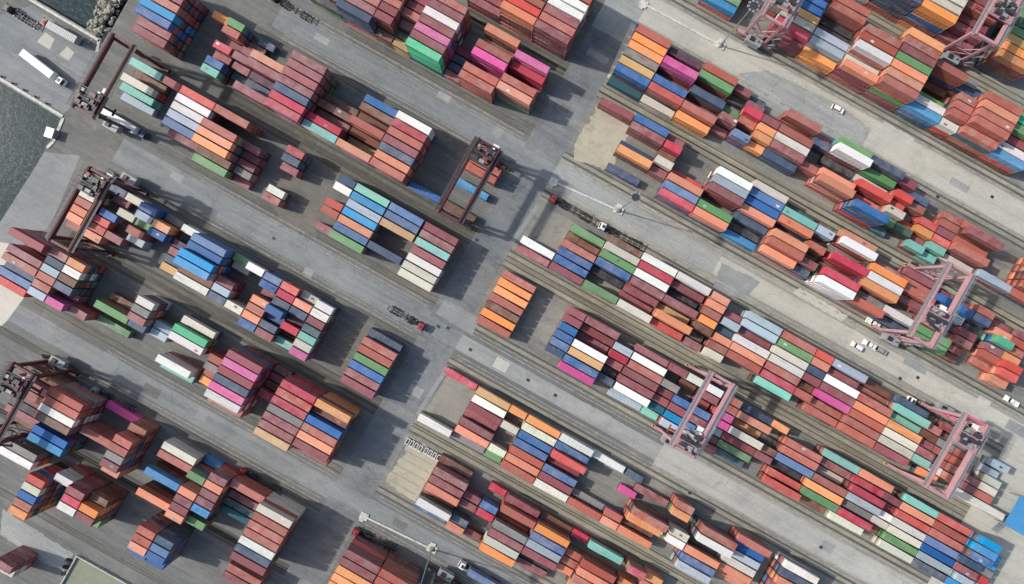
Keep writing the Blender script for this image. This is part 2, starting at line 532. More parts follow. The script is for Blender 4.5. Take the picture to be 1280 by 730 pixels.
B('L6', 0, 4, 390, 90, 0, 4, "w4 G1 . . . . .", 20)
B('L6', 0, 4, 225, 90, 1, 5, ". R5 c5 B5 r5 o5 .", 20)
B('L6', 0, 4, 445, 200, 1, 5, "m5 k5 w5 B3 . . .", 20)
B('L6', 0, 4, 555, 270, 1, 5, "b4 o5 m5 g3 . . .", 20)
B('L7', 0, 4, 20, 620, 0, 4, "m4 c3 . . . . .", 20)
B('L6', 0, 4, 925, 390, 0, 5, "r5 r5 e5 B4 . . .", 20)
B('L6', 0, 4, 1030, 455, 0, 5, "n5 L5 B5 B4 . . .", 20)
B('L6', 1, 4, 235, 690, 0, 3, "r3 m3 . . . . .")
B('L6', 0, 3, 100, 660, 0, 3, "G3 w3 . . . . .")
# --- right of the cross road
B('R0a', 4, 0, 765, 75, 6, 5, "r r c w c c o")
B('R0a', 4, 0, 553, -43, 6, 5, "n n n n B L n")
B('R0a', 4, 0, 1000, 40, 3, 4, "r4 r4 m4 r4 m3 m3 m2")
B('R0a', 4, 0, 1240, 370, 6, 4, "g4 g4 d4 g4 y4 o4 o4")
B('R0b', 4, 0, 662, 240, 0, 5, "o r m g e e r")
B('R0b', 4, 0, 396, 240, 2, 5, "G2 G3 r5 r5 w5 c3 e4")
B('R0b', 4, 0, 205, 60, 1, 4, "r4 r4 D2 D2 l3 l3 o2")
B('R0b', 3, 0, 1180, 120, 4, 3, "D3 B3 B3 y3 c3 k3 m2")
B('R0b', 3, 0, 930, 90, 5, 2, "D2 m2 D2 G2 . . .")
B('R0b', 3, 0, 690, 40, 6, 2, "G2 m2 B2 n2 g2 g2 S2")
B('R0b', 4, 0, 840, 420, 1, 4, ". r4 b1 . g2 w3 S3")
B('R0b', 4, 0, 925, 605, 3, 4, "G2 n2 . r4 r4 r4 w3", 20)
B('R0b', 4, 0, 1120, 645, 2, 5, "n1 n2 r5 e5 r5 r5 r4")
B('R0b', 4, 1, 1165, 205, 5, 3, ". . E4 g4 m3 w3 S3")
B('R1', 3, 0, 268, 240, 0, 3, "r o o G y B T1")
B('R1', 3, 0, 425, 450, 2, 4, "v2 v1 p4 m1 B3 R3 c1")
B('R1', 3, 0, 690, 475, 0, 3, "r3 g3 D1 n3 m1 r3 o2")
B('R1', 3, 0, 850, 552, 0, 2, "m2 D1 . g2 m3 m1 .", 20)
B('R1', 3, 0, 940, 610, 0, 2, "n1 m2 k3 r2 . L3 .", 20)
B('R1', 3, 1, 1015, 52, 2, 3, ". . m3 o3 o3 o2 .", 20)
B('R1', 3, 1, 1170, 122, 2, 3, "r3 b1 r3 c3 m3 n2 .")
B('R1', 4, 1, 50, 180, 1, 2, "m1 n2 . . r2 . .", 20)
B('R1', 4, 1, 245, 240, 1, 4, "g3 w4 D1 . e3 e4 .")
B('R1', 4, 1, 345, 590, 6, 5, "n3 g2 c1 R3 R1 n1 B5")
B('R1', 4, 1, 620, 455, 0, 2, "m2 n1 R3 R2 c3 g2 T1", 20)
B('R1', 4, 1, 720, 555, 1, 2, ". n2 r2 . r1 d2 .", 20)
B('R1', 4, 1, 880, 680, 1, 2, ". r2 r2 m2 R2 t2 t1", 20)
B('R1', 4, 2, 800, 55, 4, 2, ". . . R2 o2 m1 t2", 20)
B('R1', 4, 2, 1100, 65, 2, 4, ". r2 m4 r2 r3 c1 .")
B('R1', 4, 2, 1210, 215, 3, 4, ". e4 r3 e4 r3 r2 .")
B('R1', 4, 2, 1000, 258, 5, 2, ". . . . . l2 .")
B('R1', 4, 2, 1200, 375, 5, 2, ". . . . . o2 .")
B('R2', 3, 0, 15, 700, 0, 2, "m2")
B('R2', 3, 1, 230, 50, 0, 3, "B3 m3 . n1 o3 . n1")
B('R2', 3, 1, 385, 150, 0, 2, "m2 k3 b2 c3 m2 . .", 20)
B('R2', 3, 1, 395, 522, 6, 3, ". . . R1 e3 L3 k3")
B('R2', 3, 1, 735, 398, 1, 4, ". w4 l4 m4 . g3 e3")
B('R2', 3, 1, 1000, 460, 0, 3, "c3 L3 B3 e3 n2 D1 S1")
B('R2', 3, 1, 1165, 640, 1, 3, "d1 t3 e3 b1 e4 r4 e3")
B('R2', 3, 2, 1250, 80, 3, 3, ". l3 . r3 b1 m3 n2", 20)
B('R2', 4, 2, 255, 50, 0, 3, "e3 w4 . k4 b1 k4 w4")
B('R2', 4, 2, 460, 272, 2, 4, ". r2 o4 w4 o4 G2 r3")
B('R2', 4, 2, 655, 325, 1, 2, "m2 r2 r3 m2 . w2 n1")
B('R2', 4, 2, 790, 375, 1, 3, "m1 B3 m2 G1 r2 g2 g2", 20)
B('R2', 4, 2, 915, 450, 1, 3, "m1 B3 l2 n1 G1 g2 g2", 20)
B('R2', 4, 2, 1040, 480, 0, 3, "r3 n3 D1 m2 r2 r1 b1", 20)
B('R2', 4, 2, 1155, 625, 1, 2, "m1 e2 E3 m2 r2 r1 .", 20)
B('R2', 4, 2, 1290, 700, 1, 3, "m2 r2 r2 o2 R3 R3 e2", 20)
B('R3', 2, 2, 810, 85, 5, 2, ". . . . . w2 m1")
B('R3', 2, 2, 1075, 100, 3, 2, ". g2 b1 r2 B2 B2 m2")
B('R3', 2, 2, 1317, 125, 1, 3, "b2 c3 g3 B3 D1 . g3")
B('R3', 3, 2, 275, 200, 0, 3, "w3 k3 w3 m3 m2 m1 c3")
B('R3', 3, 2, 490, 320, 0, 3, "w3 m2 D1 m3 y1 o4 R2")
B('R3', 3, 2, 668, 402, 0, 3, "e3 e3 r3 o3 b3 D1 m2", 20)
B('R3', 3, 2, 755, 520, 1, 2, ". m2 l3 n2 e3 r3 c3", 20)
B('R3', 3, 2, 925, 560, 0, 3, "l3 l3 m2 w3 e3 r3 .")
B('R3', 3, 3, 1060, 148, 4, 3, "r3 g3 c3 w3 r3 k3 t3")
B('R3', 4, 3, 42, 42, 0, 3, "R3 e3 n3 m3 b2 r3 .", 20)
B('R3', 4, 3, 200, 135, 0, 3, "l3 m2 w3 m3 p3 r2 r2")
B('R3', 4, 3, 362, 350, 2, 3, "b1 r1 r3 e3 r3 r3 r3")
B('R3', 4, 3, 572, 355, 0, 2, "n2 t3 t2 . . . .")
B('R3', 4, 3, 565, 530, 3, 3, ". . . o3 c3 c3 m3")
B('R3', 4, 3, 720, 470, 1, 2, ". r2 b2 m2 m3 t3 .", 20)
B('R3', 4, 3, 820, 480, 0, 2, "m2 b1 G2 r2 r2 w2 e2", 20)
B('R3', 4, 3, 930, 560, 0, 2, "m1 G1 r2 r2 r3 e2 .", 20)
B('R3', 4, 4, 930, 130, 5, 2, ". . . . m2 m2 c2", 20)
B('R3', 4, 4, 1050, 130, 4, 2, ". l2 l1 c2 c2 r2 .", 20)
B('R3', 4, 4, 1040, 240, 6, 2, ". . . . . . c2")
B('R4', 2, 2, 687, 293, 0, 2, "r o o r b o r")
B('R4', 2, 2, 1058, 500, 0, 3, "m3 m3 B3 B3 L3 n2 .", 20)
B('R4', 2, 3, 1045, 140, 6, 3, "m3 m2 m1 w3 y3 B3 p3")
B('R4', 2, 2, 1335, 720, 1, 3, ". l3 k3 m2 D1 n2 .", 20)
B('R4', 3, 3, 228, 90, 1, 3, "m2 w3 r3 m3 m3 w3 l1")
B('R4', 3, 3, 400, 127, 0, 3, "m3 . G3 m2 m2 T2 t1", 20)
B('R4', 3, 3, 430, 322, 3, 3, "w3 b1 . B3 m3 S3 l3", 20)
B('R4', 3, 3, 545, 392, 3, 3, "w3 m3 m1 L3 m3 S3 c3", 20)
B('R4', 3, 3, 745, 330, 0, 3, "r3 r3 p3 p3 l2 m2 m3", 20)
B('R4', 3, 3, 900, 402, 0, 2, "n2 e3 y1 c3 m2 g2 T1")
B('R4', 3, 3, 1050, 490, 0, 2, "o2 . D1 b2 m2 . .", 20)
B('R4', 3, 3, 1175, 630, 1, 3, ". r3 r3 L3 D1 R2 R3")
B('R4', 4, 4, 140, -35, 0, 3, "t3 m2 c1 r3 o3 g3 b1")
B('R4', 4, 4, 365, 95, 0, 3, "e3 k2 k3 l3 G2 k3 c2")
B('R4', 4, 4, 460, 205, 1, 2, ". m2 m1 w2 c2 b1 .", 20)
B('R4', 4, 4, 655, 260, 0, 2, "t2 e2 R2 w2 c2 g2 c2")
B('R4', 4, 4, 890, 395, 0, 2, "R2 r2 r2 L2 B2 l2 n2")
B('R4', 4, 4, 1075, 505, 0, 4, "S4 S4 B4 n3 m3 l3 S2", 20)
B('R4', 4, 4, 985, 520, 1, 2, ". S2 S2 G2 R2 l2 .", 20)
B('R5', 2, 3, 325, 182, 0, 1, "k1 . . . . . w2")
B('R5', 2, 3, 525, 300, 0, 2, "y2 w2 m2 m1 m2 e2 G1")
B('R5', 2, 3, 680, 387, 0, 2, "o2 . c2 . . c2 g1", 20)
B('R5', 2, 3, 838, 477, 0, 2, "o2 c2 B2 L2 r2 e2 r2")
B('R5', 2, 3, 1045, 592, 0, 2, "w2 L2 R3 m1 L2 m2 c2")
B('R5', 2, 3, 1235, 695, 0, 1, "w1 . . . . G1 r2")
B('R5', 3, 4, 120, 65, 0, 1, "n1", 20)
B('R5', 3, 4, 235, 185, 1, 1, ". m1 . . . . .")
B('R5', 3, 4, 75, 170, 2, 1, ". . p1 . . . .", 20)
B('R5', 3, 4, 20, 318, 5, 2, ". . . . . r2 e2", 20)
B('R5', 3, 4, 205, 300, 3, 4, ". . . r4 o3 b1 e2")
B('R5', 3, 4, 440, 250, 0, 3, "r3 o3 . . . . .", 20)
B('R5', 3, 4, 425, 398, 3, 3, ". . . c3 w3 . .", 20)
B('R5', 3, 4, 550, 570, 4, 3, ". . . . e3 L3 l3")
B('R5', 3, 4, 660, 470, 1, 4, ". r4 w4 . . . .")
B('R5', 3, 4, 860, 488, 0, 3, "r3 B2 l2 c2 e2 e1 .")
B('R5', 3, 4, 1170, 658, 0, 3, "w3 n3 e3 m2 r2 . .")
B('R6', 2, 4, 265, 65, 1, 3, "b1 m3 m3 e3 m1 w3 B1")
B('R6', 2, 4, 385, 190, 2, 2, ". . m2 m2 . n2 e2", 20)
B('R6', 2, 4, 545, 150, 0, 1, "k1 . L2 k2 . . m1", 20)
B('R6', 2, 4, 690, 295, 1, 3, "m2 r3 . G3 m3 c3 o3")
B('R6', 2, 4, 905, 412, 1, 3, "b1 o3 L3 l3 m3 D1 m1")
B('R6', 2, 4, 1065, 450, 0, 1, "k1 . r2 r2 e2 . .", 20)
B('R6', 2, 4, 1210, 540, 0, 2, "t2 . r3 e3 r3 y2 .")
B('R6', 3, 4, 150, 648, 0, 3, "k3 . o2 b2 . . .", 20)
B('R6', 3, 4, 240, 712, 0, 2, "o2 r2 . m2 . . .", 20)
B('R7', 1, 4, 985, 592, 0, 5, "m m o o o o r")
B('R7', 1, 4, 1197, 710, 0, 5, "r r m r r m r")

STRIPS = {}
for e in SURVEY:
    u, v = to_uv(e[1])
    e.append(u)
    STRIPS.setdefault(e[0], []).append(v - e[2] * PITCH)
V0 = {k: sorted(x)[len(x) // 2] for k, x in STRIPS.items()}
FT = {40: 12.19, 20: 6.06}
# settle neighbouring bays of a strip so that no two containers overlap
for k in V0:
    bays = [e for e in SURVEY if e[0] == k]
    for _ in range(60):
        bays.sort(key=lambda e: e[5])
        for i in range(len(bays)):
            for j in range(i + 1, len(bays)):
                a, b = bays[i], bays[j]
                if not ({t[0] for t in a[4]} & {t[0] for t in b[4]}):
                    continue
                need = (FT[a[3]] + FT[b[3]]) / 2 + 0.34
                gap = b[5] - a[5]
                if gap < need:
                    a[5] -= (need - gap) / 2
                    b[5] += (need - gap) / 2

# ------------------------------------------------------------------ ground, water, roads
ZR, ZP, ZS, ZL = 0.004, 0.008, 0.012, 0.09
quay_pts = [(653, -878), (2300, -878), (2300, 1650), (-750, 1650), (58, 184), (66, 176), (78, 147),
            (-420, -152), (-420, -274), (126, 50), (123, 66)]
gp = [at(*p) for p in quay_pts]
gm = MB()
bm = bmesh.new()
vs = [bm.verts.new((p.x, p.y, 0)) for p in gp]
f = bm.faces.new(vs)
bmesh.ops.triangulate(bm, faces=[f])
bmesh.ops.recalc_face_normals(bm, faces=bm.faces)
if sum(x.normal.z for x in bm.faces) < 0:
    bmesh.ops.reverse_faces(bm, faces=bm.faces)
me = bpy.data.meshes.new("ground")
bm.to_mesh(me)
bm.free()
me.materials.append(M['asphalt'])
g = bpy.data.objects.new("ground", me)
COL.objects.link(g)
g["kind"] = "structure"
flat("water", [(-900, -900), (300, -900), (300, 900), (-900, 900)], -2.6, M['water'])
# quay wall below the coping, and the coping itself
for i in range(4, 10):
    a, b = gp[i], gp[(i + 1) % len(gp)]
    d = (b - a).normalized()
    n = Vector((-d.y, d.x, 0))
    w = MB()
    w.bar(a + n * 0.24 - Vector((0, 0, 2.0)), b + n * 0.24 - Vector((0, 0, 2.0)), 0.5, 3.9)
    tag(w.build("quay_wall", M['quay']), kind="structure")
    c = MB()
    c.bar(a - n * 0.45 + Vector((0, 0, 0.13)), b - n * 0.45 + Vector((0, 0, 0.13)), 0.9, 0.26)
    tag(c.build("quay_coping", M['white_conc']), kind="structure")

XL, XR = -20.5, -7.5          # cross road between the two halves of the yard


def road(name, u0, u1, v0, v1, mat, z=ZR):
    return flat(name, uvrect(u0, u1, v0, v1), z, M[mat])


pairs = [('L0a', 'L0b'), ('L1', 'L2'), ('L3', 'L4'), ('L5', 'L6')], [('R0a', 'R0b'), ('R1', 'R2'), ('R3', 'R4'), ('R5', 'R6')]
UL0, UR1 = -175.0, 260.0
# paving under the blocks and in the lanes between the paired blocks
for side, u0, u1 in ((0, UL0, XL), (1, XR, UR1)):  # left half takes darker copies, partly painting in its dimmer light
    for a, b in pairs[side]:
        lu0 = {'L0a': -92, 'L1': -119, 'L3': -140, 'L5': -170}.get(a, u0)
        u1 = 171.0 if a == 'R3' else (UR1 if side else XL)
        road("container_yard", lu0, u1, V0[a] - 1.6, V0[b] + (6 if a != 'L5' else 15) * PITCH + 1.6, 'road_edge' if a == 'L5' else 'asphalt' if side == 0 else 'asphalt_pale')
        road("crane_lane", lu0, u1, V0[a] + 6 * PITCH + 1.5, V0[b] - 1.5, 'lane_dark' if side == 0 else 'lane_pale', ZP)
        for s_ in (a, b):
            for dv in (-3.2, 20.3):
                vv = V0[s_] + dv
                road("runway_beam", lu0, u1, vv - 0.55, vv + 0.55, 'beam_dark' if side == 0 else 'beam', ZS)
                for off in (-0.95, 0.95):
                    road("wheel_rut", lu0, u1, vv + off - 0.18, vv + off + 0.18, 'rut', ZS)


def between(a, b):
    return V0[a] + 6 * PITCH + 4.6, V0[b] - 4.6


ra = between('R0b', 'R1')
rb = between('R2', 'R3')
rc = between('R4', 'R5')
rd = (V0['R6'] + 6 * PITCH + 4.6, V0['R7'] - 4.6)
def street(u0, u1, vr, edge, mid, inset=2.6):
    road("road", u0, u1, vr[0], vr[1], edge)
    road("carriageway", u0, u1, vr[0] + inset, vr[1] - inset, mid, ZP)


street(XR, 260, ra, 'road_edge_pale', 'road_pale', 1.2)
street(56.02, 260, rb, 'road_edge_pale', 'road_pale')
street(XR, 56, rb, 'road_edge_pale', 'road_mid', 2.0)
street(XR, 70, rc, 'road_edge', 'road_mid', 3.0)
street(70.02, 260, rc, 'road_edge_pale', 'road_conc_grey', 1.8)
street(XR, 260, rd, 'road_edge', 'road_grey')
road("road", 171.02, 260, rb[1] - 3, rc[0] + 3, 'road_pale', ZP + 0.002)
la = between('L0b', 'L1')
lb = between('L2', 'L3')
lc = between('L4', 'L5')
street(-115, XL, la, 'road_edge', 'road_grey', 2.2)  # left roads: asphalt grey, its darkness partly standing in for dimmer light
street(-140, XL, lb, 'road_edge', 'road_grey', 2.2)
street(-165, XL, lc, 'road_edge', 'road_grey', 2.6)
road("road", XL, XR, -260, 220, 'junction')
road("road", XL + 0.02, XR - 0.02, -260, -92, 'road_mid', ZP)
for v_, m_ in ((rb, 'road_grey'), (rc, 'road_grey'), (rd, 'road_grey')):
    road("carriageway", XL + 0.03, XR - 0.03, v_[0] + 3, v_[1] - 3, m_, ZP)
# quayside apron
flat("apron", [at(*p) for p in ((56, 190), (100, 195), (60, 290), (8, 372), (-60, 372))], ZP, M['slab_grey'])
flat("apron", [at(*p) for p in ((-60, 372), (-20, 300), (24, 306), (58, 318), (30, 372), (8, 402), (-60, 460))], ZS, M['slab_white'])
flat("apron", [at(*p) for p in ((4, 18), (40, 6), (122, 66), (104, 120), (80, 142), (-60, 60))], ZR, M['road_grey'])
for p in (((46, 52), (57, 40), (68, 49), (62, 62)), ((74, 68), (84, 58), (93, 66), (86, 76))):
    flat("apron", [at(*q) for q in p], ZP, M['slab_pale'])
# worn concrete pads where stacks have been cleared
pads = [((722, 172), (748, 132), (790, 158), (762, 213), (718, 200), 'pad_cream'),
        ((482, 602), (517, 548), (553, 572), (526, 632), 'pad_cream'),
        ((530, 515), (560, 468), (596, 490), (568, 536), 'pad_grey'),
        ((660, 300), (690, 262), (725, 282), (700, 322), 'pad_grey'),
        ((652, 410), (672, 372), (712, 394), (688, 432), 'pad_grey'),
        ((392, 440), (432, 382), (470, 402), (432, 462), 'pad_dark'),
        ((540, 160), (562, 176), (536, 232), (512, 220), 'pad_dark'),
        ((330, 240), (350, 205), (410, 235), (396, 300), (360, 285), 'pad_dark'),
        ((1096, 176), (1104, 152), (1144, 172), (1130, 200), 'slab_pale'),
        ((990, 366), (1000, 360), (1060, 395), (1052, 402), 'slab_pale'),
        ((0, 668), (4, 636), (92, 692), (80, 714), (60, 706), 'road_mid'),
        ((70, 432), (84, 424), (150, 458), (136, 470), 'slab_grey'),
        ((545, 392), (556, 374), (600, 398), (590, 420), 'slab_grey'),
        ((890, 362), (902, 328), (950, 352), (930, 376), 'slab_grey'),
        ((925, 92), (960, 88), (1050, 132), (1088, 160), (1075, 186), (1030, 176), (960, 140), (905, 112), 'road_mid')]
prng = random.Random(3)


def ragged(pts, amp=0.55, step=1.1):
    out = []
    for i in range(len(pts)):
        a, b = pts[i], pts[(i + 1) % len(pts)]
        n = max(2, int((b - a).length / step))
        d = (b - a).normalized()
        nn = Vector((-d.y, d.x, 0))
        for k in range(n):
            out.append(a + (b - a) * (k / n) + nn * prng.uniform(-amp, amp) * (1 if k else 0.3))
    return out


for i, p in enumerate(pads):
    flat("concrete_pad", ragged([at(*q) for q in p[:-1]], 0.7 if 'cream' in p[-1] or 'dark' in p[-1] else 0.25), 0.04 + 0.003 * i, M[p[-1]])
# repaired slabs in the roads
rng = random.Random(7)
zones = [(-110, XL, la, ('slab_grey', 'asphalt', 'road_mid')), (-135, XL, lb, ('slab_grey', 'asphalt', 'road_mid')),
         (-160, XL, lc, ('slab_grey', 'asphalt')), (0, 200, ra, ('slab_pale', 'road_mid')), (0, 200, rb, ('slab_pale', 'road_mid', 'slab_grey')),
         (0, 200, rc, ('slab_pale', 'slab_grey', 'road_mid')), (XR, 60, rd, ('slab_grey', 'asphalt')), (XL + 1, XR - 1, (-120, 120), ('slab_grey', 'asphalt', 'road_mid'))]
for u0, u1, vr, ms in zones:
    for k in range(3):
        lu, lv = rng.uniform(2.5, 9), rng.uniform(2, 4.5)
        uu = rng.uniform(u0 + 2, u1 - lu - 1)
        v2 = rng.uniform(vr[0] + 0.5, max(vr[0] + 0.6, vr[1] - lv))
        flat("paving_patch", uvrect(uu, uu + lu, v2, v2 + lv), 0.016 + 0.0022 * k, M[rng.choice(ms)])
# slot lines on the empty ground slots and the block numbers beside the runways (worn paint)
pl = []
for s_, u0, u1 in (('R4', 6.5, 22), ('L3', -47, -31), ('R5', -6, 6), ('L1', -36, -22), ('R6', -6.5, 5)):
    for k in range(8):
        vv = V0[s_] + (k - 0.5) * PITCH
        pl.append((u0, u1, vv - 0.09, vv + 0.09))
    uu = u0
    while uu < u1:
        pl.append((uu - 0.09, uu + 0.09, V0[s_] - 1.4, V0[s_] + 6.5 * PITCH))
        uu += 12.6
mk = MB()
for q in pl:
    mk.poly(uvrect(*q), ZL)
tag(mk.build("slot_lines", M['faint']), kind="structure")
mk = MB()
for a, side in (('L0b', 1), ('L1', 0), ('L2', 1), ('L3', 0), ('R2', 1), ('R3', 0), ('R4', 1), ('R5', 0), ('R0b', 1), ('R1', 0), ('L4', 1)):
    vv = V0[a] + (21.9 if side else -4.9)
    for k in range(24):
        uu = (XL - 6 - k * 6.3) if a[0] == 'L' else (XR + 6 + k * 6.3)
        if a[0] == 'L' and uu < -110:
            continue
        for d in (-0.55, 0.25):
            mk.poly(uvrect(uu + d, uu + d + 0.34, vv - 0.42, vv + 0.42), ZL)
tag(mk.build("bay_marks", M['faint']), kind="structure")
mk = MB()
for vr in (la, lb, lc):
    for vv in (vr[0] + 0.3, vr[0] + 1.7, vr[1] - 0.3, vr[1] - 1.7):
        mk.poly(uvrect(-110, XL - 2, vv - 0.08, vv + 0.08), ZL)
for vr in (ra, rb, rc, rd):
    for vv in (vr[0] + 0.3, vr[0] + 1.5, vr[1] - 0.3, vr[1] - 1.5):
        mk.poly(uvrect(XR + 2, 240, vv - 0.08, vv + 0.08), ZL)
mk.poly([at(990, 101), at(992, 98.6), at(1017, 113), at(1015, 115.6)], ZL)
tag(mk.build("lane_lines", M['line']), kind="structure")
# pale kerb strips across the mouths of the blocks
for a, b, w in (((672, 258), (640, 304), 1.7), ((560, 458), (522, 518), 1.5), ((792, 30), (762, 98), 2.0)):
    p, q = at(*a), at(*b)
    d = (q - p).normalized()
    n = Vector((-d.y, d.x, 0)) * w / 2
    flat("kerb_strip", [p - n, q - n, q + n, p + n], 0.086, M['slab_pale'] if a[0] > 700 else M['slab_grey'])

# ------------------------------------------------------------------ containers
CW, CH = 2.44, 2.74


def corrugated(mb, L, y, n, depth, z0, z1):
    """side wall with trapezoid ribs"""
    sgn = 1 if y > 0 else -1
    x0, x1 = -L / 2 + 0.16, L / 2 - 0.16
    p = (x1 - x0) / n
    pts = []
    for i in range(n):
        a = x0 + i * p
        pts += [(a, 0), (a + 0.28 * p, 0), (a + 0.5 * p, -depth), (a + 0.78 * p, -depth)]
    pts.append((x1, 0))
    k = len(mb.v)
    for (x, d) in pts:
        mb.v += [(x, y + sgn * d, z0), (x, y + sgn * d, z1)]
    for i in range(len(pts) - 1):
        q = (k + 2 * i, k + 2 * i + 2, k + 2 * i + 3, k + 2 * i + 1)
        mb.f.append(q)
        mb.mi.append(0)


def body_mb(L, ribs):
    m = MB()
    h, w = L / 2, CW / 2
    for sx in (-1, 1):
        for sy in (-1, 1):
            m.box(min(sx * h, sx * (h - 0.17)), max(sx * h, sx * (h - 0.17)), min(sy * w, sy * (w - 0.15)), max(sy * w, sy * (w - 0.15)), 0, CH)
    for sy in (-1, 1):
        a, b = sorted((sy * w, sy * (w - 0.1)))
        m.box(-h + 0.17, h - 0.17, a + 0.002, b - 0.002, 0.03, 0.2)
        m.box(-h + 0.17, h - 0.17, a + 0.002, b - 0.002, CH - 0.13, CH - 0.02)
        corrugated(m, L, sy * (w - 0.03), ribs, 0.05, 0.2, CH - 0.13)
    m.box(-h + 0.02, -h + 0.1, -w + 0.15, w - 0.15, 0.05, CH - 0.03)      # front end wall
    for k in range(5):
        y = -0.8 + 0.4 * k
        m.box(-h - 0.004, -h + 0.019, y - 0.07, y + 0.07, 0.2, CH - 0.2)
    m.box(h - 0.14, h - 0.03, -w + 0.15, w - 0.15, CH - 0.16, CH - 0.03)  # door header
    m.box(h - 0.14, h - 0.03, -w + 0.15, w - 0.15, 0.03, 0.16)            # door sill
    m.box(-h + 0.1, h - 0.14, -w + 0.12, w - 0.12, 0.1, 0.16)             # floor
    return m


def roof_mb(L, ribs):
    m = MB()
    x0, x1, w = -L / 2 + 0.17, L / 2 - 0.17, CW / 2 - 0.1
    p = (x1 - x0) / ribs
    pts = []
    for i in range(ribs):
        a = x0 + i * p
        pts += [(a, 0), (a + 0.3 * p, 0), (a + 0.5 * p, 0.02), (a + 0.8 * p, 0.02)]
    pts.append((x1, 0))
    k = len(m.v)
    for (x, d) in pts:
        m.v += [(x, -w, CH - 0.055 + d), (x, w, CH - 0.055 + d)]
    for i in range(len(pts) - 1):
        m.f.append((k + 2 * i, k + 2 * i + 2, k + 2 * i + 3, k + 2 * i + 1))
        m.mi.append(0)
    m.box(x0 - 0.1, x0, -w, w, CH - 0.1, CH - 0.02)
    m.box(x1, x1 + 0.1, -w, w, CH - 0.1, CH - 0.02)
    return m


def door_mb(L, sy):
    m = MB()
    h = L / 2
    a, b = sorted((sy * 0.015, sy * (CW / 2 - 0.16)))
    m.box(h - 0.1, h - 0.05, a, b, 0.17, CH - 0.17)
    for fr in (0.3, 0.75):
        y = a + (b - a) * fr
        m.box(h - 0.05, h - 0.01, y - 0.035, y + 0.035, 0.12, CH - 0.12)
    for z in (0.75, 1.4, 2.05):
        m.box(h - 0.05, h - 0.035, a + 0.05, b - 0.05, z - 0.07, z + 0.07)
    return m


def fix_roof_normals(me):
    return me


MESH = {}
for ft in (40, 20):
    L = FT[ft]
    nr = 24 if ft == 40 else 12
    MESH[ft] = (body_mb(L, nr).mesh("container_body", M['cont_obj']), roof_mb(L, nr).mesh("container_roof", M['cont_obj']),
                door_mb(L, 1).mesh("container_door", M['cont_obj']), door_mb(L, -1).mesh("container_door", M['cont_obj']))

NUM = ["ground", "single", "two-high", "three-high", "four-high", "five-high", "six-high"]
LANDMARKS = [  # ground point, phrase
    (at(150, 105), "by the pier-root maroon crane"), (at(135, 256), "by the quay-edge maroon crane"),
    (at(597, 235), "by the cross-road maroon crane"), (at(60, 480), "by the half-seen maroon crane"),
    (at(1128, 382), "by the pink crane over green boxes"), (at(1150, 550), "by the rose-ended pink crane"),
    (at(857, 506), "by the pink crane over short boxes"), (at(955, 15), "by the pink crane near the tall mast"),
    (at(1200, 40), "by the pink crane straddling bridge-side stacks"), (at(900, 57), "by the mast with the long shadow"),
    (at(774, 264), "by the mast beside two coupled trucks"), (at(540, 685), "by the mast near the blue trailer load"),
    (at(105, 720), "by the white-walled yard"), (at(70, 90), "by the pier lorry"), (at(510, 400), "by the lone red-cab truck"),
    (at(134, 490), "by the row of white-dotted trailers"), (at(1262, 500), "by the white pickup on the road"),
    (at(1075, 433), "by the white car on the road"), (at(745, 170), "by the cream concrete pad"),
    (at(520, 590), "by the pad with a row of racks"), (at(440, 430), "by the dark bare bay"), (at(1265, 640), "by the sky blue canopy"),
    (at(640, 420), "by the bare slot-lined bay"), (at(345, 250), "by the scattered short stacks"), (at(1045, 135), "by the small white van")]
LANDMARKS[8] = (LANDMARKS[8][0], "by the pink crane at the outer stacks")

crng = random.Random(11)
tops, lowers = [], []
for bi, e in enumerate(SURVEY):
    strip, _, _, feet, toks, bu = e
    byrow = {t[0]: t for t in toks}
    for (row, ch, n) in toks:
        v = V0[strip] + row * PITCH
        for k in range(n):
            top = k == n - 1
            c = ch if top else crng.choice("rrrrmmmmbbbnnGgTBeR")
            if not top and crng.random() < (0.6 if ch in "rmbBnL" else 0.35):
                c = ch
            p = uv(bu + crng.uniform(-0.07, 0.07), v + crng.uniform(-0.05, 0.05), k * TIER + 0.11)
            col = PAINT[c][0]
            j = [crng.uniform(0.8, 1.2) for _ in range(4)]
            gy = sum(col[:3]) / 3
            ds = crng.uniform(-0.12, 0.08)
            col = tuple(max(0, min(1, (x * (1 - ds) + gy * ds) * j[3] * (0.75 + 0.25 * jj))) for x, jj in zip(col[:3], j)) + (min(1.0, max(0.0, crng.gauss(0.5, 0.28))),)
            rec = dict(p=p, rz=ROT + crng.gauss(0, 0.0022), ft=feet, col=col, ch=c, n=n, strip=strip, row=row)
            if top:
                nb = [byrow[r_][1] for r_ in (row - 1, row + 1) if r_ in byrow]
                rec['nb'] = nb
                z = p.z + CH
                rec['px'] = (640 + p.x * F / (H - z), 365 - p.y * F / (H - z))
                tops.append(rec)
            else:
                lowers.append(rec)

TANKS = []


def inside(r, m=0):
    return -m < r['px'][0] < 1280 + m and -m < r['px'][1] < 730 + m


def size(r):
    x, y = r['px']
    edge = min(x, 1280 - x, y, 730 - y)
    return (FT[r['ft']] * (F / (H - r['p'].z)) ** 2) * min(1.0, max(0.15, (edge + 12) / 24))


chosen = {}
for ft in (40, 20):
    cand = sorted([r for r in tops if r['ft'] == ft and inside(r, 14)], key=size, reverse=True)
    chosen[ft] = cand[:300]
    lowers += cand[300:]
    print("containers", ft, "in view", len(cand))
lowers += [r for r in tops if not inside(r, 14)]


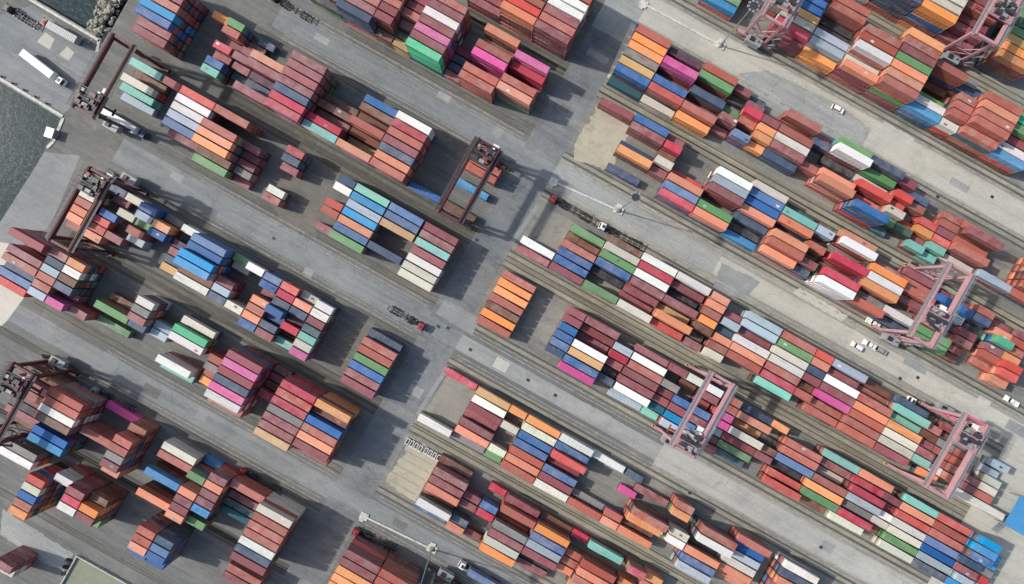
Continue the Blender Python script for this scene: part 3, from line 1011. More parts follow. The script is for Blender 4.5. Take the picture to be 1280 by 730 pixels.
def container_label(r):
    kind = "long" if r['ft'] == 40 else "short"
    colr = PAINT[r['ch']][1]
    q = Vector((r['p'].x, r['p'].y, 0))
    lm = min(LANDMARKS, key=lambda t: (Vector((t[0].x, t[0].y, 0)) - q).length)[1]
    stack = "lying on the ground" if r['n'] == 1 else "topping a %s stack" % NUM[r['n']]
    nb = [PAINT[c][1] for c in r['nb']]
    opts = []
    if len(nb) == 2:
        opts.append("%s %s container %s between %s and %s, %s" % (colr, kind, stack, nb[0], nb[1], lm))
        short = "on the ground" if r['n'] == 1 else NUM[r['n']]
        opts.append("%s %s container, %s, between %s and %s, %s" % (colr, kind, short, nb[0], nb[1], lm))
    if nb:
        opts.append("%s %s container %s beside %s, %s" % (colr, kind, stack, nb[0], lm))
    opts.append("%s %s container %s, %s" % (colr, kind, stack, lm))
    for t in opts:
        if len(t.split()) <= 16:
            return t
    return opts[-1]


pm_ = MB()
pm_.box(-0.55, 0.55, -0.35, 0.35, -0.015, 0.012)
PATCH = pm_.mesh("roof_panel", M['cont_obj'])
ORD = ["first", "second", "third", "fourth", "fifth", "sixth", "seventh"]
labels = {}
for ft in (40, 20):
    for r in chosen[ft]:
        r['label'] = container_label(r)
        labels.setdefault(r['label'], []).append(r)
for lab, rs in list(labels.items()):
    if len(rs) > 1:
        for r in rs:
            stack = "on the ground" if r['n'] == 1 else NUM[r['n']]
            q = Vector((r['p'].x, r['p'].y, 0))
            lm = min(LANDMARKS, key=lambda t: (Vector((t[0].x, t[0].y, 0)) - q).length)[1]
            t = "%s %s container, %s, in the %s of seven rows, %s" % (PAINT[r['ch']][1], "long" if r['ft'] == 40 else "short", stack, ORD[r['row']], lm)
            if len(t.split()) > 16:
                t = t.replace(", in the %s of seven rows" % ORD[r['row']], ", %s row" % ORD[r['row']])
            if len(t.split()) <= 16:
                r['label'] = t
for ft in (40, 20):
    body, roof, d1, d2 = MESH[ft]
    for r in chosen[ft]:
        nm = "shipping_container" if ft == 40 else "short_container"
        o = bpy.data.objects.new(nm, body)
        o.location = r['p']
        o.rotation_euler = (0, 0, r['rz'])
        o.color = r['col']
        COL.objects.link(o)
        tag(o, r['label'], "container" if ft == 40 else "short container",
            "long containers topping the stacks" if ft == 40 else "short containers topping the stacks")
        for pn, pm in (("roof", roof), ("door", d1), ("door", d2)):
            c = bpy.data.objects.new(pn, pm)
            c.parent = o
            c.color = r['col']
            COL.objects.link(c)
        if crng.random() < 0.14:
            c = bpy.data.objects.new("roof_panel", PATCH)
            c.parent = o
            c.location = (crng.uniform(-0.38, 0.38) * FT[ft], crng.uniform(-0.5, 0.5), CH - 0.012)
            c.color = PAINT[crng.choice("wcGDrlb")][0]
            COL.objects.link(c)

# every container below the top tier, and those past the count, as one mass
tmpl = {}
for ft in (40, 20):
    L = FT[ft]
    m = MB()
    nr = 8 if ft == 40 else 4
    for part in (body_mb(L, nr), roof_mb(L, nr), door_mb(L, 1), door_mb(L, -1)):
        k = len(m.v)
        m.v += part.v
        m.f += [tuple(k + i for i in q) for q in part.f]
        m.mi += part.mi
    mm = m.mesh("tmp", M['cont_stuff'])
    vv = np.zeros(len(mm.vertices) * 3)
    mm.vertices.foreach_get("co", vv)
    ff = np.zeros(len(mm.polygons) * 4, dtype=np.int64)
    mm.polygons.foreach_get("vertices", ff)
    tmpl[ft] = (vv.reshape(-1, 3), ff.reshape(-1, 4))
    bpy.data.meshes.remove(mm)
AV, AF, AC = [], [], []
nv = 0
for r in lowers:
    tv, tf = tmpl[r['ft']]
    c_, s_ = math.cos(r['rz']), math.sin(r['rz'])
    w = np.empty_like(tv)
    w[:, 0] = tv[:, 0] * c_ - tv[:, 1] * s_ + r['p'].x
    w[:, 1] = tv[:, 0] * s_ + tv[:, 1] * c_ + r['p'].y
    w[:, 2] = tv[:, 2] + r['p'].z
    AV.append(w)
    AF.append(tf + nv)
    AC.append(np.tile(np.array(r['col']), (len(tv), 1)))
    nv += len(tv)
AV, AF, AC = np.concatenate(AV), np.concatenate(AF), np.concatenate(AC)
me = bpy.data.meshes.new("stacked_containers")
me.vertices.add(len(AV))
me.vertices.foreach_set("co", AV.ravel())
me.loops.add(AF.size)
me.loops.foreach_set("vertex_index", AF.ravel().astype(np.int32))
me.polygons.add(len(AF))
me.polygons.foreach_set("loop_start", np.arange(0, AF.size, 4, dtype=np.int32))
at_ = me.attributes.new("paint", 'FLOAT_COLOR', 'POINT')
at_.data.foreach_set("color", AC.ravel())
me.materials.append(M['cont_stuff'])
me.update(calc_edges=True)
me.validate()
so = bpy.data.objects.new("stacked_containers", me)
COL.objects.link(so)
tag(so, "mass of many-coloured containers under and beyond the topmost ones", "containers", None, "stuff")


# ------------------------------------------------------------------ copying a thing with its parts
def copy_tree(o, parent=None):
    c = o.copy()
    COL.objects.link(c)
    c.parent = parent
    for ch in list(o.children):
        copy_tree(ch, c)
    return c


def swap_mats(o, table):
    """same shapes, another paint job"""
    if o.data and getattr(o.data, "materials", None):
        if any(m and m.name in table for m in o.data.materials):
            o.data = o.data.copy()
            for i, m in enumerate(o.data.materials):
                if m and m.name in table:
                    o.data.materials[i] = table[m.name]
    for ch in o.children:
        swap_mats(ch, table)


# ------------------------------------------------------------------ rubber-tyred gantry cranes
SPAN, WB, GH = 23.5, 7.2, 19.3


def wheel_mb(r, w):
    m = MB()
    m.tube((0, -w / 2, 0), (0, w / 2, 0), r, r, 14, 0)
    m.tube((0, -w / 2 - 0.03, 0), (0, -w / 2, 0), r * 0.5, r * 0.55, 10, 1)
    m.tube((0, w / 2, 0), (0, w / 2 + 0.03, 0), r * 0.55, r * 0.5, 10, 1)
    return m


def make_crane(main, trim, trolley_y, house_sides=(1,)):
    """local x = travel direction, local y = across the block; +y is the end towards row 0"""
    root = empty("gantry_crane")
    hs, hw = SPAN / 2, WB / 2
    for sx in (-1, 1):
        x = sx * hw
        m = MB()
        m.box(x - 0.36, x + 0.36, -hs - 1.4, hs + 1.4, GH - 1.5, GH)
        m.box(x - 0.45, x + 0.45, -hs - 1.4, hs + 1.4, GH - 1.62, GH - 1.5)
        m.box(x - 0.07, x + 0.07, -hs - 1.2, hs + 1.2, GH, GH + 0.14)            # trolley rail
        gd = m.build("girder", main, root)
        wk = MB()                                                               # walkway with rail outside the girder
        ox = x + sx * 1.05
        wk.box(min(x + sx * 0.56, ox + sx * 0.35), max(x + sx * 0.56, ox + sx * 0.35), -hs - 1.2, hs + 1.2, GH - 0.5, GH - 0.42)
        for k in range(15):
            y = -hs - 1.1 + k * (SPAN + 2.2) / 14
            wk.bar((ox + sx * 0.3, y, GH - 0.45), (ox + sx * 0.3, y, GH + 0.65), 0.06)
        for z in (GH + 0.1, GH + 0.65):
            wk.bar((ox + sx * 0.3, -hs - 1.1, z), (ox + sx * 0.3, hs + 1.1, z), 0.06)
        wk.build("walkway", trim, gd)
        for sy in (-1, 1):
            y = sy * hs
            lg = MB()
            lg.frustum(x - 0.36, x + 0.36, y - 0.36, y + 0.36, 2.3, x - 0.5, x + 0.5, y - 0.48, y + 0.48, GH - 1.62)
            lg.build("leg", main, root)
    for sy in (-1, 1):
        y = sy * hs
        sb = MB()
        sb.box(-6.3, 6.3, y - 0.5, y + 0.5, 1.5, 2.5)
        for sx in (-1, 1):
            sb.frustum(sx * 5.2 - 1.5, sx * 5.2 + 1.5, y - 0.55, y + 0.55, 0.95, sx * 5.2 - 0.6, sx * 5.2 + 0.6, y - 0.5, y + 0.5, 1.5)
        si = sb.build("sill_beam", main, root)
        tb = MB()
        tb.box(-hw + 0.55, hw - 0.55, y + sy * 0.9 - 0.4, y + sy * 0.9 + 0.4, GH - 1.3, GH - 0.35)
        tb.build("end_tie", main, root)
        br = MB()
        br.bar((-hw + 0.3, y, GH * 0.62), (0, y, GH * 0.4), 0.28)
        br.bar((hw - 0.3, y, GH * 0.62), (0, y, GH * 0.4), 0.28)
        br.bar((-hw + 0.3, y, GH * 0.4), (hw - 0.3, y, GH * 0.4), 0.34)
        br.bar((-hw + 0.3, y, GH * 0.16), (hw - 0.3, y, GH * 0.39), 0.2)
        br.bar((hw - 0.3, y, GH * 0.16), (-hw + 0.3, y, GH * 0.39), 0.2)
        br.bar((-hw + 0.3, y, GH * 0.64), (0, y, GH - 1.7), 0.2)
        br.bar((hw - 0.3, y, GH * 0.64), (0, y, GH - 1.7), 0.2)
        br.build("bracing", main, root)
        for wx in (-6.0, -4.4, 4.4, 6.0):
            w = wheel_mb(0.78, 0.55).build("wheel", [M['rubber'], trim], root)
            w.location = (wx, y, 0.78 + 0.09)
        bf = MB()
        for sx in (-1, 1):
            bf.box(sx * 6.95 - 0.12, sx * 6.95 + 0.12, y - 0.3, y + 0.3, 0.7, 1.6)
        bf.build("buffer", M['yellow'], si)
    # generator and electrical houses on the sill beams
    for sy in house_sides:
        y = sy * (hs + 1.75)
        hb = MB()
        hb.box(-2.6, 2.4, y - 1.1, y + 1.1, 1.9, 4.6)
        hb.box(-2.75, 2.55, y - 1.25, y + 1.25, 4.6, 4.75)
        ho = hb.build("machinery_house", M['grey'], root)
        ex = MB()
        ex.box(-1.7, -0.3, y - 0.7, y + 0.7, 4.75, 5.3)
        ex.tube((1.3, y, 4.75), (1.3, y, 6.0), 0.16, 0.16, 8)
        ex.build("exhaust", M['black'], ho)
    # festoon cable along one girder, cable reel and ladders on the legs
    fc = MB()
    for k in range(16):
        y = -hs + k * SPAN / 15
        fc.bar((hw + 0.75, y, GH - 0.5), (hw + 0.75, y + SPAN / 30, GH - 1.5), 0.07)
        if k < 15:
            fc.bar((hw + 0.75, y + SPAN / 30, GH - 1.5), (hw + 0.75, y + SPAN / 15, GH - 0.5), 0.07)
    fc.build("festoon_cable", M['black'], root)
    for sx, sy in ((-1, 1), (1, 1)):
        ld = MB()
        for d in (-0.25, 0.25):
            ld.bar((sx * hw + d, sy * (hs + 0.75), 2.4), (sx * hw + d, sy * (hs + 0.75), GH), 0.06)
        for k in range(34):
            ld.bar((sx * hw - 0.25, sy * (hs + 0.75), 2.7 + k * 0.48), (sx * hw + 0.25, sy * (hs + 0.75), 2.7 + k * 0.48), 0.04)
        ld.build("ladder", trim, root)
    cr_ = MB()
    cr_.tube((-hw - 1.6, hs + 0.7, 3.6), (-hw - 1.6, hs + 1.1, 3.6), 1.2, 1.2, 16)
    cr_.build("cable_reel", M['steel'], root)
    # stair tower up one leg
    st = MB()
    yy = -hs
    for k in range(6):
        z0, z1 = 2.5 + k * 2.55, 2.5 + (k + 1) * 2.55
        xa, xb = (hw + 0.9, hw + 2.7) if k % 2 == 0 else (hw + 2.7, hw + 0.9)
        st.bar((xa, yy, z0), (xb, yy, z1), 0.7, 0.12)
        st.box(min(xb, xb + 0.3) - 0.4, max(xb, xb + 0.3) + 0.2, yy - 0.45, yy + 0.45, z1 - 0.06, z1)
        st.bar((xa, yy + 0.4, z0 + 1), (xb, yy + 0.4, z1 + 1), 0.06)
    st.build("stair", trim, root)
    # trolley with winch, cab and spreader
    ty = trolley_y
    tr = MB()
    for sx in (-1, 1):
        tr.box(sx * hw - 0.3, sx * hw + 0.3, ty - 3.1, ty + 3.1, GH + 0.16, GH + 0.62)
    for y in (-2.9, -1.0, 1.0, 2.9):
        tr.box(-hw + 0.3, hw - 0.3, ty + y - 0.22, ty + y + 0.22, GH + 0.2, GH + 0.6)
    tr.box(-hw + 0.4, hw - 0.4, ty - 2.6, ty - 1.1, GH + 0.6, GH + 0.68)
    t_o = tr.build("trolley", main if main is M['pink'] else M['black'], root)
    wi = MB()
    wi.tube((-2.3, ty + 0.0, GH + 1.15), (1.9, ty + 0.0, GH + 1.15), 0.52, 0.52, 12)
    wi.box(1.95, 3.0, ty - 0.6, ty + 0.6, GH + 0.62, GH + 1.7)
    wi.box(-3.0, -2.35, ty - 0.5, ty + 0.5, GH + 0.62, GH + 1.6)
    wi.box(-2.4, -0.6, ty - 2.5, ty - 1.3, GH + 0.68, GH + 1.9)
    wi.box(0.4, 2.3, ty + 1.3, ty + 2.6, GH + 0.62, GH + 1.6)
    wi.build("winch", M['steel'], t_o)
    kr = random.Random(int(ty * 10) + 3)
    cl = MB()
    for _ in range(14):
        x, y = kr.uniform(-2.9, 2.9), ty + kr.uniform(-3.0, 3.0)
        w_, d_, h_ = kr.uniform(0.15, 0.6), kr.uniform(0.15, 0.6), kr.uniform(0.3, 1.3)
        cl.box(x - w_, x + w_, y - d_, y + d_, GH + 0.64, GH + 0.64 + h_, kr.choice((0, 0, 1, 1, 2)))
    for k in range(9):
        y = ty - 3.3 + k * 0.82
        for sx in (-1, 1):
            cl.bar((sx * (hw + 0.25), y, GH + 0.6), (sx * (hw + 0.25), y, GH + 1.7), 0.07, None, 1)
    for sx in (-1, 1):
        cl.bar((sx * (hw + 0.25), ty - 3.3, GH + 1.7), (sx * (hw + 0.25), ty + 3.3, GH + 1.7), 0.08, None, 1)
    cl.build("equipment", [M['steel'], M['grey'] if main is M['pink'] else M['maroon2'], M['black']], t_o)
    pn = MB()
    pn.box(-0.4, 1.6, ty - 2.4, ty - 1.4, GH + 0.69, GH + 1.5)
    pn.box(-2.6, -1.6, ty + 1.4, ty + 2.4, GH + 0.63, GH + 1.3)
    pn.build("electrical_box", M['grey'], t_o)
    cb = MB()
    cb.frustum(1.1, 2.9, ty + 3.2, ty + 5.2, GH - 4.4, 1.0, 3.0, ty + 3.1, ty + 5.3, GH - 2.0)
    cb.box(1.6, 2.4, ty + 2.9, ty + 3.6, GH - 2.0, GH + 0.3)
    c_o = cb.build("cab", M['white'], t_o)
    gl = MB()
    gl.box(1.0, 3.0, ty + 5.18, ty + 5.34, GH - 3.9, GH - 2.5)
    gl.box(0.97, 1.06, ty + 3.4, ty + 5.0, GH - 3.9, GH - 2.5)
    gl.build("window", M['glass'], c_o)
    sp = MB()
    zs = 15.0
    sp.box(-6.0, 6.0, ty - 0.35, ty + 0.35, zs, zs + 0.5)
    for sx in (-1, 1):
        sp.box(sx * 6.0 - 0.2, sx * 6.0 + 0.2, ty - 1.2, ty + 1.2, zs - 0.15, zs + 0.45)
    sp.box(-1.8, 1.8, ty - 0.9, ty + 0.9, zs + 0.5, zs + 1.1)
    s_o = sp.build("spreader", M['maroon2'] if main is M['pink'] else M['black'], t_o)
    rp = MB()
    for sx in (-1, 1):
        for y in (-0.7, 0.7):
            rp.bar((sx * 1.5, ty + y, zs + 1.1), (sx * 2.0, ty + y * 1.6, GH + 0.7), 0.07)
    rp.build("rope", M['black'], s_o)
    return root


def place_crane(px, py, main, trim, ty, houses, label):
    t = at(px, py, GH)
    c = make_crane(main, trim, ty, houses)
    c.location = (t.x, t.y, 0)
    c.rotation_euler = (0, 0, ROT)
    tag(c, label, "crane", "gantry cranes over the stacks")
    return c


def snap(px, py, strip, du=0.0):
    """centre of a crane over its block"""
    t = at(px, py, GH)
    u, v = to_uv(t)
    q = uv(u + du, V0[strip] + 8.55)
    k = F / (H - GH)
    return 640 + q.x * k, 365 - q.y * k


mar, pnk = M['maroon'], M['pink']
CR = [
    ((128, 93), 'L2', mar, M['steel'], -8.5, (-1,), "maroon gantry crane over bare paving at the root of the pier"),
    ((105, 248), 'L3', mar, M['steel'], 8.5, (1,), "maroon gantry crane straddling short containers at the quay edge"),
    ((588, 222), 'L1', mar, M['steel'], 8.8, (1,), "maroon gantry crane at the cross road over red and blue boxes"),
    ((8, 496), 'L5', mar, M['steel'], 7.5, (1,), "half-seen maroon gantry crane beside tall rust-red stacks"),
    ((1177, 383), 'R2', pnk, M['galv'], -4.5, (-1,), "faded pink gantry crane straddling green and blue short containers"),
    ((1199, 567), 'R3', pnk, M['galv'], 6.5, (1,), "faded pink gantry crane with a rose end frame near slate blue trailer load"),
    ((879, 520), 'R4', pnk, M['galv'], -8.8, (-1,), "faded pink gantry crane straddling short pink and blue containers"),
    ((990, -16), 'R0b', pnk, M['galv'], -6.0, (-1,), "faded pink gantry crane near the tall mast beside black containers"),
    ((1270, -17), 'R0a', pnk, M['galv'], -3.0, (-1,), "faded pink gantry crane beside the tallest orange and white stacks"),
    ((527, 789), 'R7', mar, M['grey'], 8.0, (1,), "grey-trimmed maroon gantry crane beside the blue trailer load"),
]
for pos, strip, mn, tr_, ty, hs_, lab in CR:
    c = place_crane(*snap(pos[0], pos[1], strip), mn, tr_, ty, hs_, lab)
    if 'rose end' in lab:
        for ch in c.children:
            if ch.name.startswith(("end_tie", "bracing")) and ch.data.vertices[0].co.y > 0:
                ch.data.materials[0] = M['rose']


# ------------------------------------------------------------------ vehicles
def wheels(root, pts, r=0.5, w=0.3):
    me = wheel_mb(r, w).mesh("wheel", M['rubber'], M['grey'])
    for (x, y) in pts:
        o = bpy.data.objects.new("wheel", me)
        o.location = (x, y, r + 0.02)
        o.parent = root
        COL.objects.link(o)


def make_truck(cab_mat, trailer="skeletal", tl=12.6, box_mat=None):
    """local +x is forward; origin midway"""
    root = empty("container_truck")
    x0 = tl / 2 - 1.2
    fr = MB()
    fr.box(x0 - 2.6, x0 + 4.1, -0.45, 0.45, 0.75, 1.0)
    fr.box(x0 - 2.2, x0 - 0.6, -0.55, 0.55, 1.0, 1.18)
    fr.tube((x0 + 0.9, 0.9, 0.75), (x0 + 2.1, 0.9, 0.75), 0.3, 0.3, 10)
    fr.build("chassis", M['black'], root)
    cb = MB()
    cb.frustum(x0 + 2.0, x0 + 4.3, -1.2, 1.2, 0.9, x0 + 2.05, x0 + 4.2, -1.18, 1.18, 2.0)
    cb.frustum(x0 + 2.05, x0 + 4.2, -1.18, 1.18, 2.0, x0 + 2.15, x0 + 3.8, -1.05, 1.05, 3.0)
    cab = cb.build("cab", cab_mat, root, 0.06)
    gl = MB()
    gl.quadbox([(x0 + 4.17, -0.95, 2.05), (x0 + 4.23, -0.95, 2.05), (x0 + 4.23, 0.95, 2.05), (x0 + 4.17, 0.95, 2.05),
                (x0 + 3.84, -0.9, 2.9), (x0 + 3.9, -0.9, 2.9), (x0 + 3.9, 0.9, 2.9), (x0 + 3.84, 0.9, 2.9)])
    gl.build("windscreen", M['glass'], cab)
    dk = MB()
    dk.box(x0 + 2.4, x0 + 3.3, -0.55, 0.55, 3.0, 3.14)
    dk.build("roof_vent", M['steel'], cab)
    mr = MB()
    for sy in (-1, 1):
        mr.box(x0 + 4.0, x0 + 4.15, sy * 1.38 - 0.12, sy * 1.38 + 0.12, 1.9, 2.5)
    mr.build("mirror", M['black'], cab)
    wheels(root, [(x0 + 3.4, -1.0), (x0 + 3.4, 1.0), (x0 - 0.6, -1.0), (x0 - 0.6, 1.0), (x0 - 1.8, -1.0), (x0 - 1.8, 1.0)])
    a = x0 + 1.0 - tl
    tf = MB()
    for sy in (-1, 1):
        tf.box(a, x0 + 0.9, sy * 0.42 - 0.1, sy * 0.42 + 0.1, 1.2, 1.5)
    for k in range(7):
        x = a + 0.15 + k * (tl - 0.5) / 6
        tf.box(x - 0.12, x + 0.12, -1.22, 1.22, 1.25, 1.42)
    tf.build("trailer_frame", M['black'], root)
    wheels(root, [(a + 1.3, -1.0), (a + 1.3, 1.0), (a + 2.6, -1.0), (a + 2.6, 1.0), (a + 3.9, -1.0), (a + 3.9, 1.0)])
    if trailer == "skeletal":
        tw = MB()
        for k in (0, 6):
            x = a + 0.15 + k * (tl - 0.5) / 6
            for sy in (-1, 1):
                tw.box(x - 0.15, x + 0.15, sy * 1.08 - 0.13, sy * 1.08 + 0.13, 1.42, 1.6)
        tw.build("twistlock", M['galv'], root)
    if trailer == "box":
        bx = MB()
        bx.box(a, x0 + 0.8, -1.25, 1.25, 1.46, 4.0)
        bo = bx.build("box_body", box_mat or M['white'], root, 0.04)
        rf = MB()
        for k in range(16):
            x = a + 0.4 + k * (tl - 1.0) / 15
            rf.box(x - 0.05, x + 0.05, -1.2, 1.2, 4.0, 4.03)
        rf.build("roof_rib", M['white'], bo)
    return root, (a + x0 + 0.9) / 2


def truck(pxa, pya, pxb, pyb, cab_mat, label, trailer="skeletal", load=None, box_mat=None, load_label=None):
    """from the trailer's rear (a) to the cab's nose (b), survey pixels at about 2 m height"""
    a, b = at(pxa, pya, 2.0), at(pxb, pyb, 2.0)
    d = b - a
    ang = math.atan2(d.y, d.x)
    tl = min(13.0, max(6.5, d.length - 3.6))
    root, mid = make_truck(cab_mat, trailer, tl, box_mat)
    x0 = tl / 2 - 1.2
    ca = ((x0 + 4.3) + (x0 + 1.0 - tl)) / 2
    c = (a + b) / 2
    root.location = (c.x - math.cos(ang) * ca, c.y - math.sin(ang) * ca, 0.02)
    root.rotation_euler = (0, 0, ang)
    tag(root, label, "truck", "trucks in the yard")
    if load:
        body, roof, d1, d2 = MESH[40 if tl > 11 else 20]
        o = bpy.data.objects.new("shipping_container", body)
        o.location = (root.location.x + math.cos(ang) * mid, root.location.y + math.sin(ang) * mid, 1.46)
        o.rotation_euler = (0, 0, ang)
        o.color = PAINT[load][0]
        COL.objects.link(o)
        tag(o, load_label, "container")
        for pn, pm in (("roof", roof), ("door", d1), ("door", d2)):
            q = bpy.data.objects.new(pn, pm)
            q.parent = o
            q.color = o.color
            COL.objects.link(q)
    return root


truck(30, 66, 82, 106, M['white'], "white articulated lorry with a long box trailer on the pier", "box")
truck(126, 138, 189, 174, M['blue'], "blue-cab truck with a cream trailer box under the pier-root crane", "box", None, M['white'])
truck(742, 277, 686, 245, M['red'], "red-cab truck with an empty skeletal trailer beside the white-cab truck")
truck(812, 312, 741, 277, M['white'], "white-cab truck with an empty skeletal trailer behind the red-cab truck")
truck(484, 384, 531, 411, M['red'], "red-cab truck with an empty skeletal trailer alone on the long road")
truck(500, 690, 437, 662, M['red'], "red-cab truck with an empty trailer beside brown and orange stacks")
truck(628, 736, 572, 703, M['white'], "white-cab truck hauling a steel blue container near a lamp mast", "skeletal", 'L', None,
      "steel blue container riding on the trailer of a white-cab truck")
truck(176, 520, 105, 482, M['grey'], "grey-cab truck with an empty trailer beside the pink container")
truck(352, 618, 298, 588, M['red'], "red-cab truck with an empty trailer behind a brick red container")
truck(1190, 528, 1134, 498, M['white'], "white-cab truck with an empty trailer beside slate blue container")
truck(390, 24, 338, -6, M['steel'], "dark truck with an empty trailer beside the runway")
truck(44, 32, 6, 8, M['steel'], "dark truck with an empty trailer along the pier edge")
truck(100, 53, 52, 26, M['red'], "red-cab truck with a pale grey trailer box along the pier edge", "box", None, M['grey'])


def make_car(paint, pickup=False):
    root = empty("car")
    L, W = (5.2, 1.9) if pickup else (4.5, 1.8)
    h = L / 2
    b = MB()
    b.frustum(-h, h, -W / 2, W / 2, 0.32, -h + 0.05, h - 0.1, -W / 2 + 0.03, W / 2 - 0.03, 0.85)
    b.frustum(0.9, h - 0.12, -W / 2 + 0.05, W / 2 - 0.05, 0.85, 0.95, h - 0.3, -W / 2 + 0.12, W / 2 - 0.12, 0.98)
    if pickup:
        for sy in (-1, 1):
            b.box(-h + 0.05, -0.75, sy * (W / 2 - 0.12) - 0.06, sy * (W / 2 - 0.12) + 0.06, 0.85, 1.15)
        b.box(-h + 0.05, -h + 0.15, -W / 2 + 0.18, W / 2 - 0.18, 0.85, 1.15)
    bo = b.build("body", paint, root, 0.05)
    x0, x1 = (-0.75, 1.3) if pickup else (-2.0, 1.2)
    gl = MB()
    gl.frustum(x0, x1, -W / 2 + 0.08, W / 2 - 0.08, 0.86, x0 + 0.35, x1 - 0.6, -W / 2 + 0.22, W / 2 - 0.22, 1.42)
    gl.build("window", M['glass'], root)
    rf = MB()
    rf.box(x0 + 0.33, x1 - 0.58, -W / 2 + 0.2, W / 2 - 0.2, 1.4, 1.5)
    rf.build("roof", paint, root, 0.04)
    for sy in (-1, 1):
        hl = MB()
        hl.box(h - 0.12, h - 0.02, sy * 0.65 - 0.18, sy * 0.65 + 0.18, 0.6, 0.75)
        hl.build("headlight", M['lamp_glass'], bo)
    wheels(root, [(-h + 0.9, -W / 2 + 0.12), (-h + 0.9, W / 2 - 0.12), (h - 0.9, -W / 2 + 0.12), (h - 0.9, W / 2 - 0.12)], 0.36, 0.24)
    return root


def car(px, py, deg, paint, label, pickup=False, cat="car"):
    c = make_car(paint, pickup)
    if pickup:
        c.name = "pickup_truck"
    c.location = at(px, py, 0) + Vector((0, 0, 0.02))
    c.rotation_euler = (0, 0, math.radians(deg))
    return tag(c, label, cat)


car(1070, 433, -32 + 180, M['white'], "small white car on the road beside a flatbed van")
car(1090, 404, -32, M['white'], "white pickup parked by the pink crane's legs over green boxes", True, "pickup")
car(1262, 501, -32 + 180, M['white'], "white pickup truck driving on the grey road past the rose-ended crane", True, "pickup")
car(1086, 431, -30 + 180, M['white'], "white pickup with a dark load bed beside the small white car", True, "pickup")
car(1046, 137, -28, M['white'], "small white van parked on the pale road near lane marks")
car(1100, 438, -30, M['grey'], "grey car following the white pickup on the pale road")


# ------------------------------------------------------------------ light masts with their raised islands
def mast(px, py, pxe, pye, label, ilabel):
    b = at(px, py, 0)
    root = empty("light_mast", b)
    m = MB()
    m.tube((0, 0, 0.6), (0, 0, 30), 0.26, 0.11, 12)
    m.build("pole", M['galv'], root)
    bs = MB()
    bs.frustum(-0.9, 0.9, -0.9, 0.9, 0.36, -0.5, 0.5, -0.5, 0.5, 0.95)
    bs.build("base", M['quay'], root)
    hd = MB()
    hd.tube((0, 0, 29.6), (0, 0, 30.0), 1.15, 1.15, 16)
    hd.build("head_frame", M['steel'], root)
    for k in range(8):
        g_ = k * math.pi / 4
        x, y = 1.45 * math.cos(g_), 1.45 * math.sin(g_)
        lm = MB()
        lm.box(x - 0.3, x + 0.3, y - 0.3, y + 0.3, 29.4, 29.8)
        lm.build("floodlight", M['grey'], root)
    tag(root, label, "light mast", "tall light masts at the road corners")
    e = at(pxe, pye, 0)
    d = e - b
    L = d.length
    isl = empty("concrete_island", b, math.atan2(d.y, d.x))
    s1 = MB()
    s1.box(1.6, L - 1.5, -0.32, 0.32, 0.02, 0.42)
    s1.build("barrier", M['white_conc'], isl, 0.06)
    s2 = MB()
    s2.box(-1.7, 1.6, -1.2, 1.2, 0.02, 0.36)
    s2.box(-0.6, 1.2, -2.1, -1.2, 0.02, 0.34)
    s2.build("mast_plinth", M['white_conc'], isl, 0.06)
    s3 = MB()
    s3.box(L - 1.5, L + 1.3, -1.25, 1.25, 0.02, 0.4)
    s3.box(L - 0.6, L + 1.0, 1.25, 2.0, 0.02, 0.36)
    s3.build("end_block", M['white_conc'], isl, 0.06)
    tag(isl, ilabel, "traffic island", "white islands at the mast feet")


mast(900, 57, 804, 5, "tall steel light mast casting a long shadow across the pale road", "long white raised island under the mast with the long shadow")
mast(773, 263, 692, 227, "tall steel light mast beside the two coupled empty trucks", "long white raised island beside the two coupled empty trucks")
mast(540, 686, 455, 645, "tall steel light mast near the truck hauling a steel blue container", "long white raised island near the steel blue trailer load")


# ------------------------------------------------------------------ small things
def racks():
    """row of open spreader racks on the cream pad"""
    for k in range(8):
        p = at(510 + k * 5.2 + (2 if k > 3 else 0), 551 + k * 2.95, 0)
        r = empty("storage_rack", p, ROT)
        f = MB()
        for sx in (-1, 1):
            f.box(sx * 0.5 - 0.08, sx * 0.5 + 0.08, -1.1, 1.1, 0.1, 1.0)
        for sy in (-1, 1):
            f.box(-0.42, 0.42, sy * 1.0 - 0.1, sy * 1.0 + 0.1, 0.8, 1.0)
        f.build("frame", M['white'], r)
        for sx in (-1, 1):
            for sy in (-1, 1):
                q = MB()
                q.box(sx * 0.5 - 0.11, sx * 0.5 + 0.11, sy * 1.0 - 0.11, sy * 1.0 + 0.11, 0.06, 0.1 - 0.002)
                q.build("foot", M['steel'], r)
        tag(r, "open white steel rack standing in a row on the cream pad", "rack", "white racks on the cream pad")


racks()

